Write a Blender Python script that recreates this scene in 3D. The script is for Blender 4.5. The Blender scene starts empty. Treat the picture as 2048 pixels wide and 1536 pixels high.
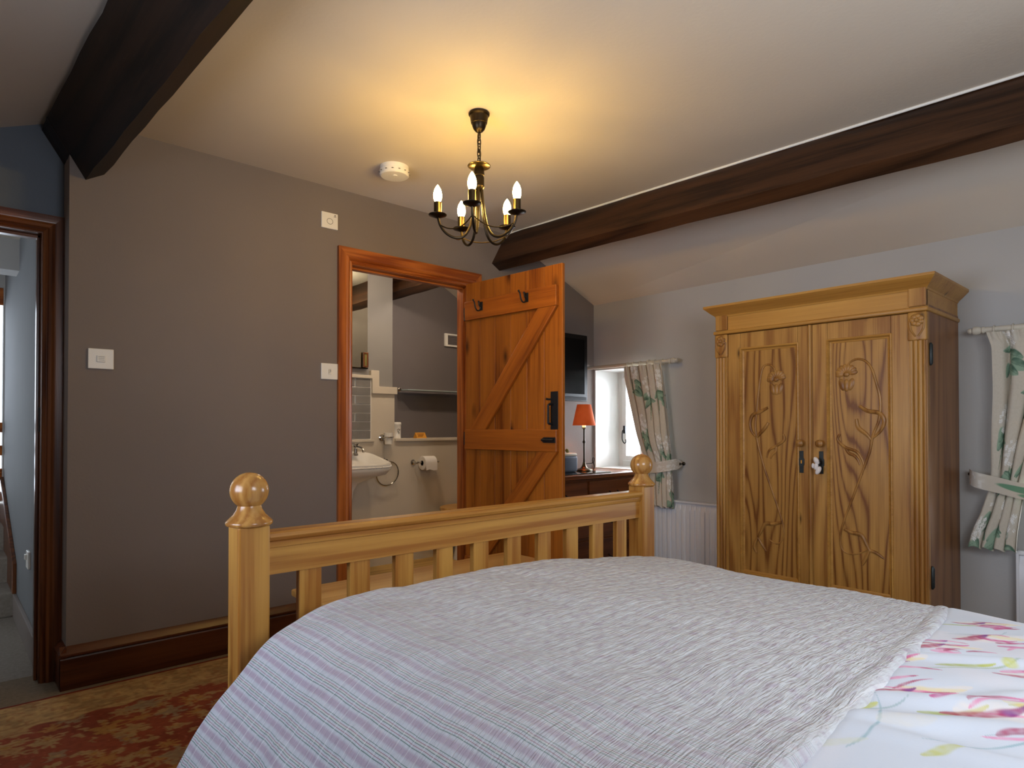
import bpy, bmesh, math, random
import numpy as np
from mathutils import Vector, Matrix
random.seed(7)
RS = np.random.RandomState(11)
C = bpy.context.scene.collection
PI = math.pi

# ---------------------------------------------------------------- colours and materials
def lin(r, g, b):
    f = lambda c: (c / 255 / 12.92) if c / 255 <= .04045 else ((c / 255 + .055) / 1.055) ** 2.4
    return (f(r), f(g), f(b), 1.0)

def nmat(name):
    m = bpy.data.materials.new(name); m.use_nodes = True
    nt = m.node_tree
    return m, nt, nt.nodes['Principled BSDF']

def N(nt, t, **kw):
    n = nt.nodes.new(t)
    for k, v in kw.items():
        if k.startswith('i_'):
            key = k[2:]
            n.inputs[int(key) if key.isdigit() else key.replace('_', ' ')].default_value = v
        else:
            setattr(n, k, v)
    return n

def math_n(nt, op, a, b=None, c=None):
    n = nt.nodes.new('ShaderNodeMath'); n.operation = op
    for i, x in enumerate((a, b, c)):
        if x is None: continue
        if isinstance(x, (int, float)): n.inputs[i].default_value = x
        else: nt.links.new(x, n.inputs[i])
    return n.outputs[0]

def ramp(nt, fac, stops):
    n = nt.nodes.new('ShaderNodeValToRGB')
    e = n.color_ramp.elements
    while len(e) > 1: e.remove(e[-1])
    e[0].position, e[0].color = stops[0]
    for p, c in stops[1:]:
        x = e.new(p); x.color = c
    nt.links.new(fac, n.inputs[0])
    return n.outputs[0]

def mixc(nt, fac, a, b, mode='MIX'):
    n = nt.nodes.new('ShaderNodeMix'); n.data_type = 'RGBA'; n.blend_type = mode
    if isinstance(fac, (int, float)): n.inputs[0].default_value = fac
    else: nt.links.new(fac, n.inputs[0])
    for i, x in ((6, a), (7, b)):
        if isinstance(x, tuple): n.inputs[i].default_value = x
        else: nt.links.new(x, n.inputs[i])
    return n.outputs[2]

def paint(name, rgb, rough=.85, var=.06, scale=3.0, bump=.0, bscale=120, metallic=0.0, spec=.3):
    m, nt, b = nmat(name)
    c = lin(*rgb)
    if var:
        tc = N(nt, 'ShaderNodeTexCoord')
        nz = N(nt, 'ShaderNodeTexNoise', i_Scale=scale, i_Detail=4.0)
        nt.links.new(tc.outputs['Object'], nz.inputs['Vector'])
        lo = tuple(x * (1 - var) for x in c[:3]) + (1,); hi = tuple(min(1, x * (1 + var)) for x in c[:3]) + (1,)
        nt.links.new(ramp(nt, nz.outputs[0], [(.3, lo), (.7, hi)]), b.inputs['Base Color'])
    else:
        b.inputs['Base Color'].default_value = c
    if bump:
        tc = N(nt, 'ShaderNodeTexCoord')
        nz = N(nt, 'ShaderNodeTexNoise', i_Scale=bscale, i_Detail=3.0)
        nt.links.new(tc.outputs['Object'], nz.inputs['Vector'])
        bp = N(nt, 'ShaderNodeBump', i_Strength=bump, i_Distance=.004)
        nt.links.new(nz.outputs[0], bp.inputs['Height']); nt.links.new(bp.outputs[0], b.inputs['Normal'])
    b.inputs['Roughness'].default_value = rough
    b.inputs['Metallic'].default_value = metallic
    b.inputs['Specular IOR Level'].default_value = spec
    return m

def wood(name, light, dark, axis='Z', rough=.4, rings=9, across=5.0, along=.45, knots=.055, spec=.4, board=0, baxis='X', contrast=1.0):
    """Pine: contour rings of a stretched noise field, fine fibres and a few knots; grain runs along the object's own axis."""
    m, nt, b = nmat(name)
    tc = N(nt, 'ShaderNodeTexCoord'); oi = N(nt, 'ShaderNodeObjectInfo')
    off = N(nt, 'ShaderNodeVectorMath', operation='ADD')
    sc = N(nt, 'ShaderNodeVectorMath', operation='SCALE'); sc.inputs['Scale'].default_value = 37.0
    cmb = N(nt, 'ShaderNodeCombineXYZ')
    for i in range(3): nt.links.new(oi.outputs['Random'], cmb.inputs[i])
    nt.links.new(cmb.outputs[0], sc.inputs[0])
    src = tc.outputs['Object']
    if board:
        sx = N(nt, 'ShaderNodeSeparateXYZ'); nt.links.new(src, sx.inputs[0])
        fl = math_n(nt, 'FLOOR', math_n(nt, 'DIVIDE', sx.outputs[baxis], board))
        bid = math_n(nt, 'MULTIPLY', fl, 7.31)
        cb = N(nt, 'ShaderNodeCombineXYZ')
        for i in range(3): nt.links.new(bid, cb.inputs[i])
        ad = N(nt, 'ShaderNodeVectorMath', operation='ADD')
        nt.links.new(src, ad.inputs[0]); nt.links.new(cb.outputs[0], ad.inputs[1]); src = ad.outputs[0]
    nt.links.new(src, off.inputs[0]); nt.links.new(sc.outputs[0], off.inputs[1])
    def mapped(ac, al):
        mp = N(nt, 'ShaderNodeMapping')
        s = [ac, ac, ac]; s['XYZ'.index(axis)] = al
        mp.inputs['Scale'].default_value = s
        nt.links.new(off.outputs[0], mp.inputs['Vector']); return mp.outputs[0]
    n1 = N(nt, 'ShaderNodeTexNoise', i_Scale=1.0, i_Detail=1.5, i_Roughness=.4)
    nt.links.new(mapped(across, along), n1.inputs['Vector'])
    rg = math_n(nt, 'PINGPONG', math_n(nt, 'MULTIPLY', n1.outputs[0], float(rings)), .5)
    if rings > 12: rg = math_n(nt, 'MULTIPLY', math_n(nt, 'POWER', math_n(nt, 'MULTIPLY', rg, 2.0), 2.2), .5)
    n2 = N(nt, 'ShaderNodeTexNoise', i_Scale=1.0, i_Detail=3.0)
    nt.links.new(mapped(160, 4), n2.inputs['Vector'])
    n3 = N(nt, 'ShaderNodeTexNoise', i_Scale=1.0, i_Detail=2.0)
    nt.links.new(mapped(14, 1.0), n3.inputs['Vector'])
    f = math_n(nt, 'ADD', math_n(nt, 'MULTIPLY', rg, 1.0 * contrast), math_n(nt, 'MULTIPLY', n2.outputs[0], .62))
    n5 = N(nt, 'ShaderNodeTexNoise', i_Scale=1.0, i_Detail=2.0); nt.links.new(mapped(52, 1.3), n5.inputs['Vector'])
    f = math_n(nt, 'ADD', f, math_n(nt, 'MULTIPLY', n3.outputs[0], .40)); f = math_n(nt, 'ADD', f, math_n(nt, 'SUBTRACT', math_n(nt, 'MULTIPLY', n5.outputs[0], .55), .28))
    L, D = lin(*light), lin(*dark)
    mid = tuple((a * .6 + c * .4) for a, c in zip(L, D))
    col = ramp(nt, f, [(.38, L), (.72, mid), (1.05, D)])
    if board:
        wn = N(nt, 'ShaderNodeTexWhiteNoise', noise_dimensions='1D'); nt.links.new(fl, wn.inputs['W'])
        vv = math_n(nt, 'ADD', math_n(nt, 'MULTIPLY', wn.outputs[0], .5), .72)
        col = mixc(nt, 1.0, col, ramp(nt, vv, [(0, (0, 0, 0, 1)), (1, (1, 1, 1, 1))]), 'MULTIPLY')
    if knots:
        vo = N(nt, 'ShaderNodeTexVoronoi', i_Scale=1.0)
        nt.links.new(mapped(5.5, 2.4), vo.inputs['Vector'])
        kf = ramp(nt, vo.outputs['Distance'], [(knots * .45, (1, 1, 1, 1)), (knots, (.55, .55, .55, 1)), (knots * 2.0, (0, 0, 0, 1))])
        kd = tuple(x * .3 for x in D[:3]) + (1,)
        col = mixc(nt, kf, col, kd)
    nt.links.new(col, b.inputs['Base Color'])
    bp = N(nt, 'ShaderNodeBump', i_Strength=.12, i_Distance=.002)
    nt.links.new(n2.outputs[0], bp.inputs['Height']); nt.links.new(bp.outputs[0], b.inputs['Normal'])
    b.inputs['Roughness'].default_value = rough; b.inputs['Specular IOR Level'].default_value = spec
    return m

def painted(name, rough=.9, bump=.3, bscale=500, sheen=0.0):
    m, nt, b = nmat(name)
    at = N(nt, 'ShaderNodeAttribute', attribute_name='Paint')
    nt.links.new(at.outputs['Color'], b.inputs['Base Color'])
    tc = N(nt, 'ShaderNodeTexCoord')
    nz = N(nt, 'ShaderNodeTexNoise', i_Scale=float(bscale), i_Detail=2.0)
    nt.links.new(tc.outputs['Object'], nz.inputs['Vector'])
    bp = N(nt, 'ShaderNodeBump', i_Strength=bump, i_Distance=.002)
    nt.links.new(nz.outputs[0], bp.inputs['Height']); nt.links.new(bp.outputs[0], b.inputs['Normal'])
    b.inputs['Roughness'].default_value = rough; b.inputs['Specular IOR Level'].default_value = .15
    return m

def emit(name, rgb, strength, base=(255, 255, 255)):
    m, nt, b = nmat(name)
    b.inputs['Base Color'].default_value = lin(*base)
    b.inputs['Emission Color'].default_value = lin(*rgb)
    b.inputs['Emission Strength'].default_value = strength
    tc = N(nt, 'ShaderNodeTexCoord'); return m

def glass(name, tint=(255, 255, 255), alpha=.12, rough=.03):
    m, nt, b = nmat(name)
    nt.nodes.remove(b)
    out = nt.nodes['Material Output']
    tr = N(nt, 'ShaderNodeBsdfTransparent'); tr.inputs[0].default_value = lin(*tint)
    gl = N(nt, 'ShaderNodeBsdfGlossy'); gl.inputs['Roughness'].default_value = rough
    fr = N(nt, 'ShaderNodeFresnel', i_IOR=1.5)
    mx = N(nt, 'ShaderNodeMixShader')
    f = math_n(nt, 'ADD', fr.outputs[0], alpha * .3)
    nt.links.new(f, mx.inputs[0]); nt.links.new(tr.outputs[0], mx.inputs[1]); nt.links.new(gl.outputs[0], mx.inputs[2])
    nt.links.new(mx.outputs[0], out.inputs[0]); return m

M = {}
M['wall_grey'] = paint('taupe_wall_paint', (129, 119, 113), .8, .04, 1.5, .15, 90)
M['wall_light'] = paint('pale_grey_wall_paint', (184, 182, 179), .85, .03, 1.5, .15, 90)
M['hall_wall'] = paint('hall_wall_paint', (122, 124, 127), .85, .03)
M['wall_daylight_tint'] = paint('daylight_tinted_wall_paint', (104, 112, 122), .85, .04, 1.5, .15, 90)  # blue cast of daylight from the hall is put into this colour
M['ceiling'] = paint('ceiling_paint', (210, 200, 186), .9, .03, 1.2, .12, 70)
M['bath_dark'] = paint('bathroom_grey_paint', (112, 106, 106), .85, .03)
M['bath_mid'] = paint('bathroom_light_grey_paint', (138, 136, 134), .85, .03)
M['cream'] = paint('cream_panel_paint', (205, 196, 180), .6, .02)
M['white'] = paint('white_gloss_paint', (236, 236, 232), .4, .02)
M['plastic'] = paint('white_plastic', (235, 233, 226), .35, .01)
M['plastic_grey'] = paint('grey_print', (120, 118, 112), .5, 0)
M['rose_white'] = paint('cream_painted_wood', (205, 196, 178), .5, .03)
M['ceramic'] = paint('white_ceramic', (240, 238, 232), .12, .01, spec=.6)
M['paper'] = paint('white_tissue', (238, 235, 230), .95, .02, 8, .3, 200)
M['chrome'] = paint('chrome', (205, 203, 198), .12, 0, metallic=1.0)
M['iron'] = paint('black_iron', (22, 22, 24), .5, .2, 40, .4, 120, spec=.4)
M['bronze'] = paint('antique_bronze', (92, 78, 56), .32, .15, 20, metallic=1.0)
M['bronze_dark'] = paint('dark_bronze', (58, 50, 40), .38, .15, 20, metallic=1.0)
M['black'] = paint('black_plastic', (13, 13, 14), .45, 0, spec=.2)
M['screen'] = paint('dark_screen', (6, 7, 8), .2, 0, spec=.12)
M['tile'] = paint('grey_glazed_tile', (128, 126, 124), .15, .12, 9, spec=.5)
M['grout'] = paint('white_grout', (225, 222, 215), .9, .02)
M['carpet'] = paint('taupe_carpet', (132, 118, 100), 1.0, .12, 60, .9, 420, spec=.05)
M['hall_carpet'] = paint('hall_carpet', (150, 142, 132), 1.0, .12, 60, .9, 420, spec=.05)
M['bath_floor'] = wood('pale_bathroom_boards', (205, 170, 95), (170, 128, 60), 'X', .4, 6, 4, .4, 0)
M['mirror'] = paint('mirror_silver', (215, 222, 212), .02, 0, metallic=1.0)
M['glass'] = glass('window_glass')
M['shelf_glass'] = paint('frosted_shelf_glass', (190, 206, 206), .25, .02, spec=.6)
M['shelf_glass'].node_tree.nodes['Principled BSDF'].inputs['Transmission Weight'].default_value = .25
M['table_glass'] = glass('table_glass', (205, 225, 220), .4, .02)
M['slate_pot'] = paint('slate_blue_pot', (88, 96, 110), .6, .06)
M['leaf'] = paint('dry_leaf_green', (120, 112, 60), .7, .2, 30)
M['soil'] = paint('potting_soil', (70, 52, 36), 1, .2, 50)
M['key_tassel'] = paint('white_cotton', (225, 218, 214), .95, .06, 40)
M['steel_dark'] = paint('dark_steel', (62, 66, 66), .42, .15, 40, metallic=.7)
M['card'] = paint('amber_card', (214, 150, 52), .6, .05)
M['card_dark'] = paint('brown_print', (110, 52, 20), .6, 0)
M['radiator'] = paint('radiator_enamel', (226, 226, 228), .3, .01)
M['cream_candle'] = emit('lit_candle_tube', (255, 222, 160), .9, (240, 225, 190))
M['bulb'] = emit('lit_bulb_glass', (255, 206, 106), 128.0)
M['mattress'] = paint('mattress_ticking', (225, 222, 215), .95, .02)
M['pine_bed_z'] = wood('bed_pine_upright', (196, 146, 70), (156, 100, 40), 'Z', .33, 9, 6, .5, .05)
M['pine_bed_x'] = wood('bed_pine_rail', (194, 143, 67), (154, 98, 38), 'X', .33, 7, 6, .35, .05)
M['pine_bed_y'] = wood('bed_pine_side', (194, 143, 67), (154, 98, 38), 'Y', .33, 7, 6, .35, .05)
M['pine_ball'] = wood('bed_pine_turned', (190, 142, 76), (152, 100, 46), 'Z', .22, 8, 9, 2.0, .0, .6)
M['pine_box_x'] = wood('chest_pine_top', (214, 172, 100), (186, 134, 66), 'X', .4, 6, 4, .35, .05)
M['ward_z'] = wood('wardrobe_pine_upright', (184, 138, 70), (140, 92, 40), 'Z', .4, 8, 5, .5, .045)
M['ward_panel'] = wood('wardrobe_pine_panel', (178, 132, 66), (116, 70, 26), 'Z', .36, 24, 3.8, .55, .0, contrast=1.15)
M['ward_y'] = wood('wardrobe_pine_rail', (186, 138, 66), (148, 98, 40), 'Y', .4, 5, 4, .3, .04, contrast=.5)
M['ward_side'] = wood('wardrobe_pine_side', (150, 104, 62), (116, 74, 40), 'Z', .42, 6, 4, .4, .03)
M['carving'] = wood('wardrobe_carving_pine', (172, 126, 66), (122, 78, 34), 'Z', .35, 6, 8, 2, 0)
M['door_z'] = wood('door_plank_pine', (188, 112, 36), (120, 58, 12), 'Z', .36, 5, 4, .22, .085, contrast=.75, board=.128, baxis='Y')
M['door_y'] = wood('door_ledge_pine', (174, 98, 30), (118, 57, 13), 'Y', .36, 5, 5, .3, .03, contrast=.5)
M['frame_z'] = wood('frame_pine_upright', (186, 108, 46), (132, 64, 20), 'Z', .3, 7, 9, .5, .05, .5)
M['frame_x'] = wood('frame_pine_head', (186, 108, 46), (132, 64, 20), 'X', .3, 7, 9, .5, .04, .5)
M['dframe_z'] = wood('dark_frame_upright', (122, 70, 34), (72, 34, 14), 'Z', .3, 7, 9, .5, .04, .5)
M['dframe_x'] = wood('dark_frame_head', (140, 82, 40), (84, 40, 16), 'X', .3, 7, 9, .5, .04, .5)
M['skirt_x'] = wood('skirting_pine', (92, 48, 24), (60, 27, 11), 'X', .28, 6, 7, .5, .06, .5)
M['skirt_y'] = wood('skirting_pine_return', (100, 54, 30), (70, 30, 14), 'Y', .3, 6, 7, .5, .05, .5)
M['beam_black'] = wood('black_stained_beam', (40, 24, 14), (16, 9, 5), 'Y', .5, 6, 5, .35, .05, .3)
M['beam'] = wood('dark_stained_beam', (76, 48, 28), (40, 23, 12), 'Y', .45, 6, 5, .35, .05, .35)
M['desk_x'] = wood('desk_pine', (150, 88, 42), (104, 54, 22), 'X', .3, 7, 6, .4, .05, .5)
M['desk_front'] = wood('desk_pine_front', (122, 68, 32), (84, 42, 16), 'X', .35, 7, 6, .4, .05, .4)

# ---------------------------------------------------------------- mesh builder
class MB:
    def __init__(s): s.v = []; s.f = []
    def add(s, vs, fs):
        o = len(s.v); s.v += [tuple(map(float, p)) for p in vs]; s.f += [tuple(i + o for i in f) for f in fs]; return s
    def box(s, x0, x1, y0, y1, z0, z1):
        vs = [(x, y, z) for x in (x0, x1) for y in (y0, y1) for z in (z0, z1)]
        return s.add(vs, [(0, 1, 3, 2), (4, 6, 7, 5), (0, 4, 5, 1), (2, 3, 7, 6), (0, 2, 6, 4), (1, 5, 7, 3)])
    def prism(s, poly, axis, a0, a1, poly2=None):
        n = len(poly); q = poly2 or poly
        def pt(p, a):
            return {'X': (a, p[0], p[1]), 'Y': (p[0], a, p[1]), 'Z': (p[0], p[1], a)}[axis]
        vs = [pt(p, a0) for p in poly] + [pt(p, a1) for p in q]
        fs = [tuple(range(n)), tuple(range(2 * n - 1, n - 1, -1))] + [(i, (i + 1) % n, n + (i + 1) % n, n + i) for i in range(n)]
        return s.add(vs, fs)
    def lathe(s, prof, c=(0, 0, 0), seg=24, axis='Z', sx=1, sy=1):
        vs = []; fs = []; n = len(prof)
        for r, z in prof:
            for k in range(seg):
                a = 2 * PI * k / seg
                p = (r * math.cos(a) * sx, r * math.sin(a) * sy, z)
                if axis == 'X': p = (p[2], p[0], p[1])
                elif axis == 'Y': p = (p[0], p[2], p[1])
                vs.append((p[0] + c[0], p[1] + c[1], p[2] + c[2]))
        for i in range(n - 1):
            for k in range(seg):
                k2 = (k + 1) % seg
                fs.append((i * seg + k, i * seg + k2, (i + 1) * seg + k2, (i + 1) * seg + k))
        fs.append(tuple(range(seg))); fs.append(tuple((n - 1) * seg + k for k in range(seg)))
        return s.add(vs, fs)
    def ball(s, c, rx, ry=None, rz=None, seg=20, rings=12, rot=None):
        ry = ry or rx; rz = rz or rx; b = MB()
        b.lathe([(max(1e-4, math.sin(PI * i / rings)), -math.cos(PI * i / rings)) for i in range(rings + 1)], seg=seg)
        vs = [Vector((x * rx, y * ry, z * rz)) for x, y, z in b.v]
        if rot is not None: vs = [rot @ v for v in vs]
        return s.add([(v.x + c[0], v.y + c[1], v.z + c[2]) for v in vs], b.f)
    def tube(s, path, r, seg=8, closed=False, radii=None):
        P = [Vector(p) for p in path]; n = len(P); vs = []; fs = []
        up = None
        for i in range(n):
            a = P[(i - 1) % n] if (closed or i > 0) else P[0]; b = P[(i + 1) % n] if (closed or i < n - 1) else P[-1]
            t = (b - a).normalized()
            if up is None:
                up = Vector((0, 0, 1)) if abs(t.z) < .9 else Vector((1, 0, 0))
            x = (up - t * up.dot(t)).normalized(); y = t.cross(x); up = x
            rr = radii[i] if radii else r
            for k in range(seg):
                a_ = 2 * PI * k / seg
                vs.append(P[i] + x * rr * math.cos(a_) + y * rr * math.sin(a_))
        for i in range(n if closed else n - 1):
            j = (i + 1) % n
            for k in range(seg):
                k2 = (k + 1) % seg
                fs.append((i * seg + k, i * seg + k2, j * seg + k2, j * seg + k))
        if not closed:
            fs.append(tuple(range(seg))); fs.append(tuple((n - 1) * seg + k for k in range(seg)))
        return s.add([tuple(v) for v in vs], fs)
    def grid(s, P):
        P = np.asarray(P, float); m, n = P.shape[:2]
        o = len(s.v); s.v += [tuple(p) for p in P.reshape(-1, 3).tolist()]
        for i in range(m - 1):
            for j in range(n - 1):
                a = o + i * n + j; s.f.append((a, a + 1, a + n + 1, a + n))
        return s
    def move(s, fn): s.v = [tuple(fn(*p)) for p in s.v]; return s
    def build(s, name, mat, parent=None, bevel=0.0, seg=2, local=False, angle=35, paintcol=None, uv=None, recalc=True, solid=0.0):
        off = Vector((0, 0, 0))
        if parent is not None and not local:
            root = parent
            while root is not None: off = off + root.location; root = root.parent
        me = bpy.data.meshes.new(name)
        me.from_pydata([(p[0] - off[0], p[1] - off[1], p[2] - off[2]) for p in s.v], [], s.f)
        if bevel or recalc:
            bm = bmesh.new(); bm.from_mesh(me)
            if recalc: bmesh.ops.recalc_face_normals(bm, faces=bm.faces)
            if bevel:
                es = [e for e in bm.edges if len(e.link_faces) == 2 and e.calc_face_angle(0) > .6]
                bmesh.ops.bevel(bm, geom=es, offset=bevel, segments=seg, affect='EDGES', clamp_overlap=True, profile=.5)
            bm.to_mesh(me); bm.free()
        me.polygons.foreach_set('use_smooth', [True] * len(me.polygons))
        me.set_sharp_from_angle(angle=math.radians(min(angle, 18) if bevel and seg <= 3 else angle))
        if paintcol is not None:
            a = me.color_attributes.new(name='Paint', type='FLOAT_COLOR', domain='POINT')
            a.data.foreach_set('color', np.asarray(paintcol, np.float32).reshape(-1))
        if uv is not None:
            l = me.uv_layers.new(name='UVMap'); idx = np.empty(len(me.loops), np.int32); me.loops.foreach_get('vertex_index', idx)
            l.data.foreach_set('uv', np.asarray(uv, np.float32)[idx].reshape(-1))
        me.materials.append(mat)
        o = bpy.data.objects.new(name, me); C.objects.link(o)
        if parent is not None: o.parent = parent
        if solid:
            md = o.modifiers.new('thick', 'SOLIDIFY'); md.thickness = solid; md.offset = -1
        return o

def box(*a): return MB().box(*a)
def tag(o, label, cat, group=None, kind=None):
    o['label'] = label; o['category'] = cat
    if group: o['group'] = group
    if kind: o['kind'] = kind
    return o
def thing(name, label, cat, loc=(0, 0, 0), rotz=0.0, group=None, kind=None):
    o = bpy.data.objects.new(name, None); o.empty_display_size = .05; C.objects.link(o)
    o.location = loc; o.rotation_euler = (0, 0, rotz)
    return tag(o, label, cat, group, kind)
def struct(o, label, cat): return tag(o, label, cat, kind='structure')
def copy_tree(o, parent=None):
    c = o.copy(); C.objects.link(c)
    if parent is not None: c.parent = parent
    for ch in list(o.children): copy_tree(ch, c)
    return c
def smooth_path(pts, n=6):
    """Catmull-Rom through the points."""
    P = [Vector(p) for p in pts]; out = []
    for i in range(len(P) - 1):
        p0 = P[max(0, i - 1)]; p1 = P[i]; p2 = P[i + 1]; p3 = P[min(len(P) - 1, i + 2)]
        for k in range(n):
            t = k / n
            out.append(.5 * ((2 * p1) + (p2 - p0) * t + (2 * p0 - 5 * p1 + 4 * p2 - p3) * t * t + (3 * p1 - p0 - 3 * p2 + p3) * t ** 3))
    out.append(P[-1]); return [tuple(v) for v in out]

# smooth value noise on arrays
_G = RS.rand(256, 256)
def vnoise(u, v):
    u = np.asarray(u, float); v = np.asarray(v, float)
    i = np.floor(u).astype(int); j = np.floor(v).astype(int); fu = u - i; fv = v - j
    fu = fu * fu * (3 - 2 * fu); fv = fv * fv * (3 - 2 * fv)
    g = lambda a, b: _G[a % 256, b % 256]
    return (g(i, j) * (1 - fu) + g(i + 1, j) * fu) * (1 - fv) + (g(i, j + 1) * (1 - fu) + g(i + 1, j + 1) * fu) * fv
def sstep(a, b, x):
    t = np.clip((x - a) / (b - a), 0, 1); return t * t * (3 - 2 * t)
def blend(col, mask, rgb):
    c = np.array(lin(*rgb)); mk = np.clip(mask, 0, 1)[..., None]
    col[...] = col * (1 - mk) + c * mk
def blendc(col, mask, c):
    mk = np.clip(mask, 0, 1)[..., None]; col[...] = col * (1 - mk) + c * mk

# ================================================================ THE SETTING
X0, X1 = -.78, 3.72          # left and right walls
YB, YR, YW = 3.20, 3.35, -.80  # grey wall face, recessed wall face, wall behind the bed head
CZ = 2.374
struct(box(X0 - .1, X1 + .5, YW - .1, YR + .12, -.12, 0).build('floor', M['carpet']), 'taupe carpet showing between the red rug and the dark skirting', 'floor')
struct(box(1.3, X1, 3.30, 4.75, -.12, .002).build('floor', M['bath_floor']), 'pale wooden floor of the bathroom beyond the plank door', 'floor')

w = MB()
YK = 3.32
w.box(.402, .56, YB, YR + .12, 0, 2.5); w.box(.56, 1.67, YB, YK, 0, 2.5); w.box(1.67, 2.53, YB, YK, 1.99, 2.5); w.box(2.53, X1 + .4, YB, YK, 0, 2.5)
struct(w.build('wall_back', M['wall_grey']), 'taupe grey wall with the bathroom doorway, facing the bed', 'wall')
w = MB(); w.box(X0, -.49, YR, YR + .12, 0, 2.5); w.box(-.49, .345, YR, YR + .12, 1.92, 2.5); w.box(.345, .402, YR, YR + .12, 0, 2.5)
struct(w.build('wall_recess', M['wall_daylight_tint']), 'recessed wall, its paint tinted blue for the hall daylight, above the dark wooden doorway on the left', 'wall')
# right wall with two window openings (far window, near window)
W1 = (2.63, 3.19, .772, 1.515); W2 = (-.42, .60, .53, 1.46)
w = MB(); T = X1 + .42
w.box(X1, T, YW, W2[0], 0, 2.5); w.box(X1, T, W2[0], W2[1], 0, W2[2]); w.box(X1, T, W2[0], W2[1], W2[3], 2.5)
w.box(X1, T, W2[1], W1[0], 0, 2.5); w.box(X1, T, W1[0], W1[1], 0, W1[2]); w.box(X1, T, W1[0], W1[1], W1[3], 2.5); w.box(X1, T, W1[1], 3.32, 0, 2.5)
struct(w.build('wall_right', M['wall_light']), 'pale grey side wall behind the carved wardrobe', 'wall')
struct(box(X0 - .1, X0, YW, YR + .12, 0, 2.5).build('wall_left', M['wall_light']), 'pale grey wall on the left side of the bedroom', 'wall')
struct(box(X0 - .1, T, YW - .1, YW, 0, 2.5).build('wall_rear', M['wall_light']), 'pale grey wall behind the bed head', 'wall')
# ceiling: flat middle, a slope down to either side
sl = .417
prof = [(X0 - .1, CZ - sl * (.33 - X0 + .1)), (.33, CZ), (2.84, CZ), (X1 + .01, CZ - sl * (X1 + .01 - 2.84))]
poly = prof + [(x, z + .06) for x, z in reversed(prof)]
SK = .0415 * (YR - YW + .1)
nprof = [prof[0], (.33 + SK, CZ), (2.84 + SK, CZ), (X1 + .01, prof[3][1])]
npoly = nprof + [(x, z + .06) for x, z in reversed(nprof)]
struct(MB().prism(npoly, 'Y', YW - .1, YR + .001, poly).build('ceiling', M['ceiling'], angle=10), 'cream ceiling, flat in the middle and sloping down both sides', 'ceiling')

def beam(pts_far, pts_near, yf, yn, label, n=26, seed=1):
    rr = random.Random(seed); m = MB(); P = []
    for i in range(n + 1):
        t = i / n; y = yf + (yn - yf) * t
        P.append([(a[0] + (b[0] - a[0]) * t + rr.uniform(-.003, .003), y, a[1] + (b[1] - a[1]) * t + rr.uniform(-.003, .003)) for a, b in zip(pts_far, pts_near)])
    k = len(pts_far); vs = [p for r in P for p in r]
    fs = [(i * k + j, i * k + (j + 1) % k, (i + 1) * k + (j + 1) % k, (i + 1) * k + j) for i in range(n) for j in range(k)]
    fs += [tuple(range(k)), tuple(n * k + j for j in range(k))]
    m.add(vs, fs); return m
# straighten the far piece: the bedroom end keeps the section measured at the grey wall
def beam_fix(far, near, yf, ym, yn, seed):
    a = beam(far, far, yf, ym, '', 8, seed); c = beam(far, near, ym, yn, '', 26, seed + 1)
    a.add(c.v, c.f); return a
struct(beam_fix([(2.704, 2.159), (2.769, 2.120), (2.93, 2.36), (2.84, 2.40)], [(2.880, 2.140), (2.945, 2.100), (3.12, 2.34), (3.03, 2.40)], 4.6, YB, YW, 3).build('trim_1', M['beam'], angle=30),
       'dark stained roof beam running above the carved wardrobe side of the bed', 'beam')
struct(beam_fix([(.324, 2.347), (.458, 2.126), (.523, 2.162), (.39, 2.39)], [(.496, 2.352), (.630, 2.131), (.695, 2.167), (.562, 2.395)], YR + .05, YB, YW, 9).build('trim_2', M['beam_black'], angle=30),
       'near black roof beam at top left beside the recessed wall', 'beam')

m = MB(); m.tube([(2.826 + .0425 * (YB - y), y, 2.370) for y in (YB, 1.2, YW)], .006, 8)
struct(m.build('trim_8', M['white']), 'thin white bead between the ceiling and the dark beam over the wardrobe side', 'bead')
# skirting of the grey wall, with its return into the recess
def skirt_poly(y, d):   # profile in (y,z): moulded top
    return [(y, 0), (y - d, 0), (y - d, .125), (y - d + .003, .131), (y - d - .004, .138), (y - d - .004, .146), (y - d + .006, .158), (y - .004, .172), (y, .175)]
m = MB(); m.prism(skirt_poly(YB, .022), 'X', .38, 1.60)
struct(m.build('baseboard_back', M['skirt_x'], angle=25), 'dark reddish pine skirting below the taupe grey wall', 'skirting')
m = MB(); m.prism([(.402 - (YB - p[0]), p[1]) for p in skirt_poly(YB, .022)], 'Y', YB - .02, YR - .022)
struct(m.build('baseboard_return', M['skirt_y'], angle=25), 'short dark skirting return at the wall corner beside the left doorway', 'skirting')

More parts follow.
